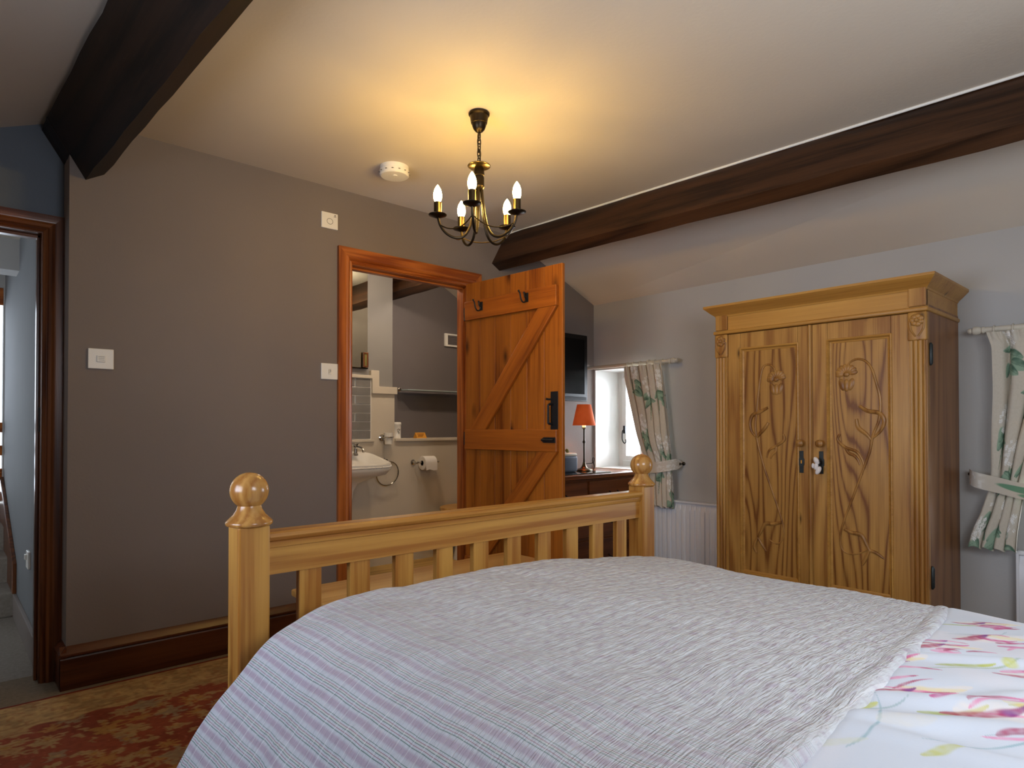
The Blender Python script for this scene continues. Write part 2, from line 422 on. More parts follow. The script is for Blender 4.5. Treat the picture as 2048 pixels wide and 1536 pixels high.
def door_frame(name, xl, xr, zt, yface, depth, ow, mz, mx, label, strike, cat='door frame'):
    """Lining, planted stops and moulded architrave; opening xl..xr, zt high; wall face yface."""
    t = thing(name, label, cat, ((xl + xr) / 2, yface, 0), kind='structure')
    lin_t = .022
    for sgn, x in ((-1, xl), (1, xr)):
        a = sorted((x, x + sgn * lin_t))
        MB().box(a[0], a[1], yface - .004, yface + depth, 0, zt + lin_t).build('lining', mz, t)
        a = sorted((x, x - sgn * .012))
        MB().box(a[0], a[1], yface + .045, yface + .085, 0, zt).build('door_stop', mz, t, .002)
        # architrave: stepped and rounded section from the opening outwards
        sec = [(.004, 0), (.004, .010), (.012, .015), (.020, .012), (.024, .019), (.034, .024), (.044, .019), (.050, .021), (ow, .021), (ow, 0)]
        out = []
        m = MB(); pl = [(x + sgn * p, yface - q) for p, q in sec]
        # mitred top: each section point rises with its own offset
        k = len(pl); vs = [(p[0], p[1], 0) for p in pl] + [(p[0], p[1], zt + s_[0]) for p, s_ in zip(pl, sec)]
        fs = [tuple(range(k)), tuple(range(2 * k - 1, k - 1, -1))] + [(i, (i + 1) % k, k + (i + 1) % k, k + i) for i in range(k)]
        m.add(vs, fs).build('architrave', mz, t, angle=22)
    MB().box(xl, xr, yface - .004, yface + depth, zt, zt + lin_t).build('lining', mx, t)
    MB().box(xl, xr, yface + .045, yface + .085, zt - .012, zt).build('door_stop', mx, t, .002)
    k = len(sec); vs = [(xl - p, yface - q, zt + p) for p, q in sec] + [(xr + p, yface - q, zt + p) for p, q in sec]
    fs = [tuple(range(k)), tuple(range(2 * k - 1, k - 1, -1))] + [(i, (i + 1) % k, k + (i + 1) % k, k + i) for i in range(k)]
    MB().add(vs, fs).build('architrave', mx, t, angle=22)
    if strike:
        sx, sy0, sy1, z0, z1 = strike
        MB().box(min(sx, sx + .003), max(sx, sx + .003), sy0, sy1, z0, z1).build('strike_plate', M['iron'], t, .001)
    return t
door_frame('door_1', 1.694, 2.512, 1.975, YB, YK - YB + .004, .088, M['frame_z'], M['frame_x'], 'orange pine door frame around the bathroom doorway in the taupe wall', (1.69, YB + .012, YB + .040, 1.155, 1.255))
door_frame('door_2', -.47, .325, 1.905, YR, .12, .078, M['dframe_z'], M['dframe_x'], 'dark pine frame of the hallway doorway at the left', (.322, YR + .012, YR + .045, 1.06, 1.165))

# ---------------------------------------------------------------- plank door standing open
ang = math.atan2(2.50 - 2.44, 3.14 - 2.37)
dr = thing('door_3', 'open ledged and braced orange pine plank door with black ironwork', 'door', (2.442, 3.142, 0), ang, kind='structure')
# local frame: leaf runs along -Y from the hinge, visible face at x=0 looking to -X, thickness to +X
LW, LH = .772, 1.968
m = MB(); nb = 6; bw = LW / nb
for i in range(nb):
    m.box(.0, .022, -(i + 1) * bw + .0008, -i * bw - .0008, .012, LH)
m.build('plank_panel', M['door_z'], dr, .0025, local=True)
def ledge(z0, z1): MB().box(-.024, 0, -LW + .025, -.014, z0, z1).build('ledge', M['door_y'], dr, .003, local=True)
ledge(1.738, 1.852); ledge(.945, 1.066); ledge(.17, .29)
def brace(y0, z0, y1, z1, wd):
    pl = [(-y0, z0), (-(y0 + wd), z0), (-(y1), z1), (-(y1 - wd), z1)]
    th = math.atan2(z1 - z0, -(y1 - wd) + y0 + 0.0) if False else math.atan2(z1 - z0, -(y1 - wd - y0))
    th = th - PI if th > PI / 2 else th
    c_, s_ = math.cos(-th), math.sin(-th)
    o = MB().prism([(p[0] * c_ - p[1] * s_, p[0] * s_ + p[1] * c_) for p in pl], 'X', -.022, 0).build('brace', M['door_y'], dr, .003, local=True)
    o.rotation_euler = (th, 0, 0)
brace(.060, 1.066, .747, 1.738, .135); brace(.060, .29, .747, .945, .135)
# suffolk latch: back plate, thumb piece, bow handle
lp = MB().box(-.004, 0, -.742, -.690, 1.066, 1.274).build('latch_plate', M['iron'], dr, .0015, local=True)
MB().tube(smooth_path([(-.004, -.705, 1.205), (-.022, -.703, 1.204), (-.034, -.701, 1.199), (-.036, -.701, 1.19), (-.036, -.701, 1.11), (-.034, -.701, 1.101), (-.022, -.703, 1.097), (-.004, -.705, 1.096)], 4), .0065, 8).build('bow_handle', M['iron'], lp, local=True)
MB().tube([(-.003, -.70, 1.232), (-.018, -.69, 1.231), (-.032, -.682, 1.233)], .005, 8, radii=[.004, .005, .007]).build('thumb_press', M['iron'], lp, local=True)
bo = MB().prism([(-.742, .994), (-.742, 1.024), (-.662, 1.024), (-.645, 1.014), (-.640, 1.009), (-.645, 1.003), (-.662, .994)], 'X', -.030, -.024).build('bolt', M['iron'], dr, .001, local=True)
MB().tube([(-.035, -.735, 1.009), (-.035, -.655, 1.009)], .006, 8).build('bolt_bar', M['iron'], bo, local=True)
def coat_hook(y, z):
    h = MB().box(-.029, -.024, y - .012, y + .012, z - .03, z + .022).build('coat_hook', M['iron'], dr, .001, local=True)
    k = MB()
    k.tube(smooth_path([(-.028, y, z - .012), (-.040, y, z - .030), (-.058, y, z - .034), (-.074, y, z - .018), (-.082, y, z + .012), (-.092, y, z + .022)], 4), .0045, 7)
    k.tube(smooth_path([(-.028, y, z - .005), (-.040, y, z - .004), (-.046, y, z + .006), (-.048, y, z + .018)], 4), .004, 7)
    k.ball((-.092, y, z + .024), .006); k.ball((-.048, y, z + .020), .006)
    k.build('hook_prong', M['iron'], h, local=True)
coat_hook(-.165, 1.812); coat_hook(-.535, 1.812)
for z in (1.78, 1.01, .22):
    MB().lathe([(.006, -.04), (.006, .04)], (-.006, .004, z), 10).build('hinge', M['iron'], dr, local=True)

# ---------------------------------------------------------------- bathroom beyond the doorway
BY = 4.40; AY = 4.62; BL = 1.32
m = MB(); m.box(BL, 2.74, BY, AY + .12, 0, 2.5); m.box(2.74, X1, BY, AY + .12, 0, .968)
m.box(2.74, X1, AY, AY + .12, .968, 2.5)
# cream boxing below and left, light grey above: three flush panels
struct(box(BL, 2.691, BY + .012, AY + .12, 1.38, 2.5).build('wall_bathroom', M['bath_mid']), 'light grey bathroom pier beside the dark alcove', 'wall')
struct(box(2.66, X1, AY, AY + .12, .95, 2.5).build('wall_alcove', M['bath_dark']), 'dark grey alcove wall above the cream ledge in the bathroom', 'wall')
m = MB(); m.box(BL, X1, BY, AY + .12, 0, .966); m.box(BL, 2.703, BY, AY, .966, 1.385)
struct(m.build('wall_panelling', M['cream']), 'cream boarded lower wall of the bathroom behind the basin', 'wall')
struct(box(2.703, X1, BY - .022, AY, .966, .990).build('trim_3', M['cream'], None, .005), 'cream ledge along the top of the low bathroom wall', 'ledge')
m = MB()
pth = [(2.481, 1.520), (2.554, 1.520), (2.554, 1.397), (2.717, 1.397), (2.717, 1.340), (2.493, 1.340), (2.493, 1.455), (2.0, 1.455), (2.0, 1.480), (2.481, 1.480)]
m.prism(pth, 'Y', BY - .022, BY + .02)
struct(m.build('trim_4', M['cream'], None, .004), 'stepped cream moulding above the tiled splashback', 'moulding')
struct(box(2.0, 2.515, BY - .018, BY, .966, .985).build('trim_5', M['cream'], None, .004), 'cream lip below the tiled splashback', 'moulding')
# bathroom shell
struct(box(BL - .1, BL, 3.32, AY + .12, 0, 2.5).build('wall_bathroom_left', M['bath_mid']), 'bathroom side wall hidden left of the doorway', 'wall')
struct(box(X1, X1 + .1, 3.32, AY + .12, 0, 2.5).build('wall_bathroom_right', M['bath_mid']), 'bathroom side wall hidden behind the plank door', 'wall')
pf = [(BL - .1, CZ), (3.25, CZ), (X1 + .05, 2.10)]
struct(MB().prism(pf + [(x, z + .06) for x, z in reversed(pf)], 'Y', 3.31, AY + .12).build('ceiling', M['ceiling'], angle=10), 'cream bathroom ceiling with a slope beyond the dark beam', 'ceiling')
# tiles: one splashback surface, tiles and grout
sp = thing('tiled_splashback', 'grey brick tile splashback with white grout above the basin', 'splashback', (2.25, BY, .985), kind='structure')
box(2.0, 2.493, BY - .004, BY, .985, 1.455).build('grout_bed', M['grout'], sp)
m = MB(); th = .0665; z = .990; r = 0
while z + th < 1.475:
    offx = .07 if r % 2 else 0.0
    x = 2.487
    first = .075 if r == 0 else (.145 if r % 2 else .105)
    edge = x
    wd = .18 if r % 2 else .085 if r == 0 else .18
    cuts = {0: .16, 1: .185, 2: .135}.get(r, .185 if r % 2 else .135)
    while edge > 2.0:
        a = max(2.0, edge - cuts); m.box(a + .003, edge - .003, BY - .009, BY - .003, z + .003, z + th - .003); edge = a; cuts = .2
    z += th; r += 1
m.build('tile', M['tile'], sp, .0015)['kind'] = 'stuff'
# mirror
mr = thing('wall_mirror', 'frameless mirror on the bathroom wall above the tiles', 'mirror', (2.22, BY, 1.535))
box(1.96, 2.457, BY - .010, BY + .012, 1.535, 2.30).build('mirror_glass', M['mirror'], mr, .001)
box(1.96, 2.460, BY - .014, BY + .010, 1.528, 1.537).build('bottom_clip', M['bronze_dark'], mr, .001)
pf_ = thing('reflected_frame', 'small dark frame built in place of a picture reflected in the mirror', 'picture frame', (2.455, BY - .03, 1.546))  # modelled frame stands in for a reflection seen in the mirror
m = MB(); m.box(2.408, 2.420, BY - .034, BY - .022, 1.538, 1.652); m.box(2.440, 2.452, BY - .034, BY - .022, 1.538, 1.652); m.box(2.420, 2.440, BY - .034, BY - .022, 1.640, 1.652); m.box(2.420, 2.440, BY - .034, BY - .022, 1.538, 1.550)
m.build('moulding', M['dframe_z'], pf_, .001); box(2.420, 2.440, BY - .030, BY - .024, 1.550, 1.640).build('picture', M['leaf'], pf_)

# basin: victorian, raised back sweeping down to the front rim
bs = thing('wash_basin', 'white ceramic basin with beaded rim and pillar tap on the bathroom wall', 'basin', (2.18, BY, .80))
bx, hw, y0, y1 = 2.155, .305, 3.965, 4.395
def outline(t, k=1.0):   # t 0..1 round the rim, front half super-ellipse
    a = 2 * PI * t; c, s_ = math.cos(a), math.sin(a)
    e = .45
    x = hw * k * math.copysign(abs(c) ** e, c); yy = (y1 - y0) / 2 * k * math.copysign(abs(s_) ** e, s_)
    return bx + x, (y0 + y1) / 2 + yy
def rimz(y): return .812 + .084 * max(0, (y - y0) / (y1 - y0)) ** 1.2
rows = []
spec = [(.16, -.30), (.20, -.22), (.30, -.165), (.50, -.140), (.72, -.115), (.90, -.075), (.975, -.050), (1.0, -.044), (1.012, -.034), (1.005, -.026), (.992, -.022), (1.0, -.014), (1.01, -.006), (1.0, .002), (.97, .004), (.93, -.002), (.86, -.018), (.78, -.045), (.6, -.075), (.3, -.085), (.02, -.085)]
for k, dz in spec:
    rw = []
    for i in range(72):
        x, y = outline(i / 72, k)
        ref = outline(i / 72, 1.0)[1]
        zz = rimz(ref) + dz
        if dz < -.10: zz = rimz(4.15) + dz
        rw.append((x, min(y, y1), zz))
    rw.append(rw[0]); rows.append(rw)
MB().grid(rows).build('bowl', M['ceramic'], bs, angle=50)
m = MB(); bp_ = []; br_ = []
for i in range(360):
    x, y = outline(.5 + .5 * i / 359, 1.0); bp_.append((x, y - .004, rimz(y) - .018)); br_.append(.0035 + .003 * abs(math.sin(i * PI / 7)))
m.tube(bp_, .005, 8, radii=br_).build('beaded_rim', M['ceramic'], bs, angle=180)
m = MB(); m.lathe([(.055, .60), (.06, .50), (.07, .40), (.075, .3), (.085, .2), (.11, .05), (.115, 0)], (2.10, 4.22, 0), 24, sx=.8); m.build('pedestal', M['ceramic'], bs)
tp = MB(); tp.lathe([(.022, 0), (.022, .012), (.014, .02), (.013, .055), (.018, .06), (.018, .075), (.010, .085)], (2.318, 4.32, .868), 16)
tp.tube(smooth_path([(2.318, 4.32, .925), (2.325, 4.29, .930), (2.335, 4.245, .920), (2.337, 4.225, .895)], 4), .010, 8)
tpo = tp.build('tap', M['chrome'], bs)
m = MB(); m.lathe([(.006, .08), (.006, .1)], (2.318, 4.32, .858), 10); m.tube([(2.288, 4.32, .952), (2.348, 4.32, .952)], .007, 8); m.tube([(2.318, 4.29, .952), (2.318, 4.35, .952)], .007, 8)
m.build('tap_head', M['chrome'], tpo)

tr = thing('towel_ring', 'chrome towel ring hanging on the cream wall right of the basin', 'towel ring', (2.60, BY, .82))
m = MB(); m.lathe([(.024, 0), (.024, -.008), (.012, -.014), (.010, -.04), (.014, -.045), (.014, -.055)], (2.598, BY, .818), 16, 'Y'); m.build('mount', M['chrome'], tr)
m = MB(); rc = (2.607, BY - .055, .720); m.tube([(rc[0] + .097 * math.sin(2 * PI * k / 40) , rc[1] - .015 * math.cos(2 * PI * k / 40), rc[2] + .094 * math.cos(2 * PI * k / 40)) for k in range(40)], .0055, 8, True); m.build('ring', M['chrome'], tr)

th_ = thing('tumbler_holder', 'white ceramic tumbler in a chrome holder fixed to the cream wall', 'tumbler holder', (2.66, BY, 1.0))
m = MB(); m.lathe([(.026, 0), (.026, -.008), (.012, -.014), (.010, -.03)], (2.585, BY, .998), 16, 'Y')
m.tube([(2.61 + .036 * math.cos(2 * PI * k / 28), BY - .065 + .036 * math.sin(2 * PI * k / 28), 1.002) for k in range(28)], .005, 8, True)
m.tube([(2.585, BY - .028, .998), (2.590, BY - .04, 1.0)], .006, 8); m.build('holder_ring', M['chrome'], th_)
m = MB(); m.lathe([(.028, .948), (.032, 1.00), (.037, 1.037), (.034, 1.037), (.030, 1.00), (.025, .955), (.001, .955)], (2.61, BY - .065, 0), 24); m.build('tumbler', M['ceramic'], th_)

ph = thing('toilet_roll_holder', 'chrome arm holder on the cream bathroom wall', 'toilet roll holder', (3.0, BY, .79))
m = MB(); m.lathe([(.022, 0), (.022, -.008), (.012, -.012), (.010, -.055)], (2.875, BY, .795), 16, 'Y'); m.tube([(2.875, BY - .058, .795), (3.085, BY - .058, .795)], .007, 10); m.ball((3.087, BY - .058, .795), .009); m.ball((2.875, BY - .058, .795), .012)
m.build('arm', M['chrome'], ph)
tro = thing('toilet_roll', 'white toilet roll hung on the chrome arm', 'toilet roll', (2.98, BY - .06, .785))
m = MB(); R_ = .056; cz = .795 + .0135 - .0195
m.lathe([(.0205, 2.925), (R_ - .002, 2.925), (R_, 2.928), (R_, 3.034), (R_ - .002, 3.037), (.0205, 3.037), (.0205, 2.925)], (0, BY - .06, cz), 36, 'X')
m.build('roll', M['paper'], tro)
sh = [[(x, BY - .06 - R_ * math.cos(a) - .0015, cz + R_ * math.sin(a) - .0) for x in (2.927, 2.96, 3.0, 3.035)] for a in [PI / 2 - k * PI / 16 for k in range(9)]]
sh += [[(x, BY - .06 - R_ - .002, cz - d + .006 * math.sin(x * 60)) for x in (2.927, 2.96, 3.0, 3.035)] for d in (.02, .04, .055)]
MB().grid(sh).build('loose_sheet', M['paper'], tro, recalc=False)

gs = thing('glass_shelf', 'frosted glass shelf on chrome brackets across the dark alcove', 'shelf', (3.1, AY, 1.39))
m = MB(); pl = [(2.865, AY - .02), (2.865, AY - .08), (2.885, AY - .130), (2.92, AY - .145), (3.66, AY - .145), (3.66, AY - .02)]
m.prism(pl, 'Z', 1.386, 1.394).build('glass_plate', M['shelf_glass'], gs, .001)
for x in (2.845, 3.60):
    m = MB(); m.lathe([(.022, 0), (.022, -.01), (.013, -.015), (.012, -.05), (.017, -.055), (.017, -.07), (.01, -.075)], (x, AY, 1.392), 16, 'Y'); m.build('bracket', M['chrome'], gs)
cn = thing('storage_canister', 'white lidded canister with dark print at the left end of the ledge', 'canister', (2.775, BY + .09, .990))
m = MB(); m.lathe([(.034, 0), (.036, .004), (.034, .010), (.034, .105), (.036, .108), (.036, .125), (.033, .13), (.001, .131)], (2.755, BY + .05, .990), 28); m.build('body', M['ceramic'], cn)
m = MB()
for a, zz, wd in ((-1.95, 1.058, .012), (-1.75, 1.066, .010), (-1.55, 1.058, .012), (-1.8, 1.044, .014), (-1.6, 1.034, .012), (-1.35, 1.062, .010)):
    cx, cy = 2.755 + .0345 * math.cos(a), BY + .05 + .0345 * math.sin(a); m.ball((cx, cy, zz), wd * .5, .002, wd * .35, 8, 6)
m.build('printed_motif', M['plastic_grey'], cn)
cd = thing('tent_card', 'small amber tent card with brown print standing on the cream ledge', 'card', (2.98, BY + .04, .990))
m = MB(); m.prism([(BY - .005, .990), (BY + .055, .990), (BY + .027, 1.036)], 'X', 2.915, 3.01); m.build('folded_card', M['card'], cd)
m = MB()
for k, (a, c_) in enumerate(((2.930, 2.995), (2.935, 2.985), (2.929, 2.975))):
    z_ = 1.024 - k * .010; yy = BY - .005 + (z_ - .990) * .032 / .046 - .0008
    m.box(a, c_, yy - .0006, yy + .0008, z_ - .002, z_ + .002)
m.build('print', M['card_dark'], cd)
eb = thing('extractor_grille', 'small framed grille on the dark alcove wall beside the plank door', 'grille', (3.45, AY, 1.85))
m = MB(); m.box(3.345, 3.56, AY - .02, AY, 1.80, 1.815); m.box(3.345, 3.56, AY - .02, AY, 1.90, 1.915); m.box(3.345, 3.375, AY - .02, AY, 1.815, 1.90); m.box(3.545, 3.56, AY - .02, AY, 1.815, 1.90); m.build('frame', M['plastic'], eb, .002)
m = MB()
for k in range(6): m.box(3.375, 3.545, AY - .012, AY - .002, 1.817 + k * .014, 1.827 + k * .014)
m.build('louvre', M['bath_dark'], eb)
se = thing('sensor_box', 'small white sensor box under the dark beam in the bathroom alcove', 'sensor', (2.86, AY, 2.17))
box(2.825, 2.872, AY - .03, AY, 2.185, 2.222).build('casing', M['plastic'], se, .004); box(2.832, 2.862, AY - .034, AY - .03, 2.192, 2.205).build('lens', M['plastic_grey'], se, .002)
# toilet: mostly hidden behind the plank door
wc = thing('toilet', 'white toilet with a pale pine seat, mostly hidden behind the plank door', 'toilet', (3.30, 4.2, 0))
def oval(cx, cy, rx, ry, n=40): return [(cx + rx * math.cos(2 * PI * k / n), cy + ry * math.sin(2 * PI * k / n)) for k in range(n)]
m = MB(); m.lathe([(.11, 0), (.10, .06), (.09, .16), (.14, .30), (.18, .38), (.185, .405), (.15, .405), (.12, .36)], (3.26, 4.17, 0), 32, sx=1.15); m.build('pan', M['ceramic'], wc)
m = MB(); m.prism(oval(3.26, 4.17, .245, .195), 'Z', .405, .432); m.build('seat', M['pine_box_x'], wc, .006)
m = MB(); m.box(3.50, 3.69, 3.97, 4.37, .40, .78); m.build('cistern', M['ceramic'], wc, .02)

# ---------------------------------------------------------------- hallway beyond the left doorway
HX = .345
struct(box(X0 - .6, HX, YR + .12, 6.0, -.12, 0).build('floor', M['hall_carpet']), 'grey beige hall carpet beyond the left doorway', 'floor')
struct(box(HX, HX + .1, YR + .12, 5.75, 0, 2.5).build('wall_hall_right', M['hall_wall']), 'pale hall wall seen through the left doorway', 'wall')
struct(box(X0 - .7, X0 - .6, YR + .12, 5.75, 0, 2.5).build('wall_hall_left', M['wall_light']), 'far side wall of the hall', 'wall')
m = MB(); m.box(X0 - .7, -.25, 5.65, 5.75, 0, 2.5); m.box(.337, HX, 5.65, 5.75, 0, 2.5); m.box(-.25, .337, 5.65, 5.75, 0, .55); m.box(-.25, .337, 5.65, 5.75, 2.05, 2.5)
struct(m.build('wall_hall_end', M['wall_light']), 'end wall of the hall', 'wall')
struct(box(X0 - .7, HX + .1, YR + .12, 5.75, 2.16, 2.24).build('ceiling', M['ceiling']), 'hall ceiling seen over the left doorway', 'ceiling')
struct(box(X0 - .6, HX, 4.62, 4.80, 1.98, 2.17).build('trim_6', M['wall_light']), 'dropped bulkhead across the hall ceiling', 'bulkhead')
m = MB()
for k, (ya, zt) in enumerate(((4.62, .14), (4.95, .29), (5.25, .44))): m.box(X0 - .6, HX, ya, 5.65, 0 if k == 0 else zt - .16, zt)
struct(m.build('floor_steps', M['hall_carpet'], None, .01), 'carpeted steps rising at the end of the hall', 'steps')
m = MB(); m.prism([(YR + .12, 0), (4.62, 0), (4.62, .13), (YR + .12, .13)], 'X', HX - .018, HX); m.build('baseboard_hall', M['wall_grey'], None, .003)
struct(bpy.data.objects['baseboard_hall'], 'grey skirting along the hall wall', 'skirting')
m = MB(); m.prism([(4.62, .0), (4.62, .30), (5.64, .74), (5.64, .30)], 'X', HX - .022, HX); o = m.build('trim_7', M['dframe_z'], None, .004); struct(o, 'dark sloping stair skirting at the end of the hall', 'skirting')
wn = thing('window_3', 'bright stair window with brown timber bars at the end of the hall', 'window', (.05, 5.68, .55), kind='structure')
m = MB()
for zc in (.60, .76, .92, 1.08): m.box(-.25, .337, 5.665, 5.69, zc - .035, zc + .035)
m.box(-.25, .337, 5.665, 5.69, 1.93, 2.05); m.build('timber_bar', M['frame_x'], wn, .003)
box(-.25, .337, 5.72, 5.725, .55, 2.05).build('pane', M['glass'], wn)
hs = thing('wall_socket', 'small white socket plate low on the hall wall', 'socket', (HX, 3.94, .43))
box(HX - .012, HX, 3.90, 3.985, .385, .47).build('plate', M['plastic'], hs, .003); box(HX - .022, HX - .012, 3.925, 3.955, .43, .455).build('switch', M['plastic'], hs, .002)

# ================================================================ RUG
def make_rug():
    xa, xb, ya, yb = -1.25, 2.35, .85, 3.125
    nx, ny = 600, 400
    # finer rows toward the visible end
    xs = np.linspace(xa, xb, nx); ys = yb - (yb - ya) * (np.linspace(0, 1, ny) ** 1.25)
    U, V = np.meshgrid(xs, ys, indexing='ij')
    col = np.zeros(U.shape + (4,)); col[...] = np.array(lin(140, 72, 50))
    n1 = vnoise(U * 9, V * 9); n2 = vnoise(U * 30, V * 30); n3 = vnoise(U * 90, V * 90); n4 = vnoise(U * 26 + 3, V * 110); n5 = vnoise(U * 60, V * 200 + 7)
    blend(col, sstep(.45, .7, n1) * .5, (116, 54, 38))
    d = np.minimum(np.minimum(U - xa, xb - U), np.minimum(V - ya, yb - V))
    tan = np.array(lin(168, 138, 92)); gold = np.array(lin(166, 124, 68)); grey = np.array(lin(146, 128, 98))
    # vine lines
    nn = vnoise(U * 7 + 40, V * 7 + 9) * .7 + vnoise(U * 15, V * 15 + 3) * .3
    blend(col, (1 - sstep(.006, .016, np.abs((nn * 6) % 1 - .5))) * .6, (176, 104, 80))
    rr = random.Random(5)
    def rosette(cx, cy, R, k, ph, c, sq=1.0, rot=0.0, core=True):
        i0, i1 = np.searchsorted(xs, (cx - 1.6 * R, cx + 1.6 * R)); jj = np.where(np.abs(ys - cy) < 1.6 * R)[0]
        if i1 <= i0 or len(jj) == 0: return
        j0, j1 = jj[0], jj[-1] + 1
        u = U[i0:i1, j0:j1] - cx; v = V[i0:i1, j0:j1] - cy
        a, bb = u * math.cos(rot) + v * math.sin(rot), (-u * math.sin(rot) + v * math.cos(rot)) / sq
        r = np.hypot(a, bb); th = np.arctan2(bb, a)
        lim = R * (.72 + .22 * np.cos(k * th + ph) + .35 * (n2[i0:i1, j0:j1] - .5) + .75 * (n4[i0:i1, j0:j1] - .5) + .35 * (n5[i0:i1, j0:j1] - .5))
        sub = col[i0:i1, j0:j1]
        blendc(sub, (1 - sstep(lim * .85, lim * 1.06, r)) * (.62 + .38 * n5[i0:i1, j0:j1]), c)
        blend(sub, (1 - sstep(.08, .2, np.abs(np.cos(k * th / 2 + ph)))) * (r < lim * .9) * .35, (120, 84, 50))
        if core:
            blend(sub, (1 - sstep(.02, .05, np.abs(r / R - .38))) * .7, (150, 76, 40)); blendc(sub, 1 - sstep(.2, .26, r / R), gold)
    for gx in np.arange(xa + .3, xb - .3, .098):
        for gy in np.arange(ya + .3, yb - .27, .098):
            s = rr.random()
            rosette(gx + rr.uniform(-.05, .05), gy + rr.uniform(-.05, .05), rr.uniform(.036, .072), rr.choice((5, 7, 8, 9)), rr.uniform(0, 6), [tan, grey, gold, tan][rr.randrange(4)], rr.uniform(.55, 1.0), rr.uniform(0, 3), s > .5)
            for _ in range(2):
                rosette(gx + rr.uniform(-.09, .09), gy + rr.uniform(-.09, .09), rr.uniform(.014, .034), 3, rr.uniform(0, 6), tan, rr.uniform(.4, .9), rr.uniform(0, 3), False)
    # border
    wob = .27 + .012 * np.sin(U * 38) + .012 * (n1 - .5)
    bm_ = (1 - sstep(wob - .006, wob + .006, d))
    bc = np.array(lin(178, 146, 98))
    blendc(col, bm_, bc)
    blend(col, bm_ * sstep(.50, .62, vnoise(U * 22, V * 30)) * .55, (136, 108, 72))
    blend(col, bm_ * sstep(.62, .72, vnoise(U * 34 + 5, V * 44)) * .5, (196, 164, 108))
    blend(col, bm_ * sstep(.68, .76, vnoise(U * 60 + 8, V * 60)) * .45, (150, 96, 62))
    blend(col, bm_ * (1 - sstep(.004, .012, np.abs(d - .235))) * .5, (140, 104, 66))
    blend(col, bm_ * (1 - sstep(.003, .010, np.abs(d - .07))) * .4, (140, 104, 66))
    blend(col, 1 - sstep(.012, .02, d), (120, 44, 32))
    col *= (.86 + .28 * n3)[..., None]; col[..., 3] = 1
    Z = .008 + .0012 * (n2 - .5); Z[0, :] = Z[-1, :] = .0015; Z[:, 0] = Z[:, -1] = .0015
    m = MB().grid(np.stack([U, V, Z], -1))
    o = m.build('floral_rug', painted('woven_rug', .95, .5, 420), None, paintcol=col, recalc=False)
    tag(o, 'rust red floral rug with a tan border lying in front of the dark skirting', 'rug')
make_rug()

# ================================================================ BED
FY = 1.50
bed = thing('pine_bed', 'pine bed with slatted footboard and ball topped corner posts', 'bed', (1.31, .5, 0))
PW = .073
def post(px, py, ztop, ball=True):
    p = MB().box(px, px + PW, py, py + PW, .011 if py > 0 else 0, ztop).build('post', M['pine_bed_z'], bed, .005)
    cx, cy = px + PW / 2, py + PW / 2
    MB().lathe([(.050, ztop), (.0525, ztop + .003), (.0525, ztop + .008), (.050, ztop + .011), (.044, ztop + .017), (.036, ztop + .025), (.029, ztop + .036), (.0255, ztop + .048), (.0245, ztop + .058)] +
               [(.0435 * math.sin(a), ztop + .080 - .0435 * math.cos(a)) for a in [PI * (.19 + .81 * k / 14) for k in range(15)]], (cx, cy, 0), 36).build('ball_finial', M['pine_ball'], p, angle=40)
XL, XR = .5125, 2.035
post(XL, FY, .849); post(XR, FY, .849)
xa, xb = XL + PW, XR
# rail: moulded cap over a flat board
MB().prism([(FY + .020, .727), (FY + .020, .790), (FY + .014, .792), (FY + .012, .800), (FY + .012, .806), (FY + .006, .810), (FY + .002, .818), (FY + .005, .826), (FY + .014, .830), (FY + .058, .830), (FY + .066, .824), (FY + .066, .812), (FY + .058, .806), (FY + .055, .800), (FY + .055, .727)], 'X', xa, xb).build('top_rail', M['pine_bed_x'], bed, angle=22)
for i in range(10):
    a = .667 + .1375 * i
    MB().box(a, a + .059, FY + .026, FY + .046, .30, .73).build('slat', M['pine_bed_z'], bed, .002)
MB().box(xa, xb, FY + .015, FY + .055, .22, .32).build('bottom_rail', M['pine_bed_x'], bed, .003)
post(XL, -.62, 1.05); post(XR, -.62, 1.05)
MB().box(xa, xb, -.60, -.56, .80, 1.02).build('headboard_rail', M['pine_bed_x'], bed, .006)
for i in range(10):
    a = .667 + .1375 * i
    MB().box(a, a + .059, -.592, -.572, .30, .81).build('slat', M['pine_bed_z'], bed, .002)
for x in (XL + .02, XR + .028): MB().box(x, x + .026, -.55, FY, .22, .36).build('side_rail', M['pine_bed_y'], bed, .003)
mt = MB().box(.60, 2.02, -.53, 1.44, .30, .545).build('mattress', M['mattress'], None, .05, 4)
tag(mt, 'white mattress under the bedding on the pine bed', 'mattress')
MB().box(.56, 2.05, -.54, 1.49, .27, .30).build('base_slats', M['pine_bed_x'], bed)

# profile across the bed (x,z)
PROF = [(.302, .12), (.305, .20), (.318, .29), (.338, .35), (.366, .400), (.403, .452), (.438, .500), (.475, .540), (.512, .582), (.556, .620), (.614, .650), (.68, .667), (.76, .679), (.90, .686), (1.05, .688), (1.21, .687), (1.37, .677), (1.53, .663), (1.70, .646), (1.86, .628), (1.96, .612), (2.03, .585), (2.075, .54), (2.098, .47), (2.105, .38), (2.11, .26)]
SP = np.array(smooth_path([(x, 0, z) for x, z in PROF], 12))[:, [0, 2]]
ARC = np.concatenate([[0], np.cumsum(np.hypot(*np.diff(SP, axis=0).T))])
def prof_at(s): return np.interp(s, ARC, SP[:, 0]), np.interp(s, ARC, SP[:, 1])
SL = ARC[-1]
nrm = np.gradient(SP, ARC, axis=0); NX, NZ = -nrm[:, 1], nrm[:, 0]
def surf(S, Y, off):
    x, z = prof_at(S); nx = np.interp(S, ARC, NX); nz = np.interp(S, ARC, NZ)
    return x + nx * off, Y, z + nz * off

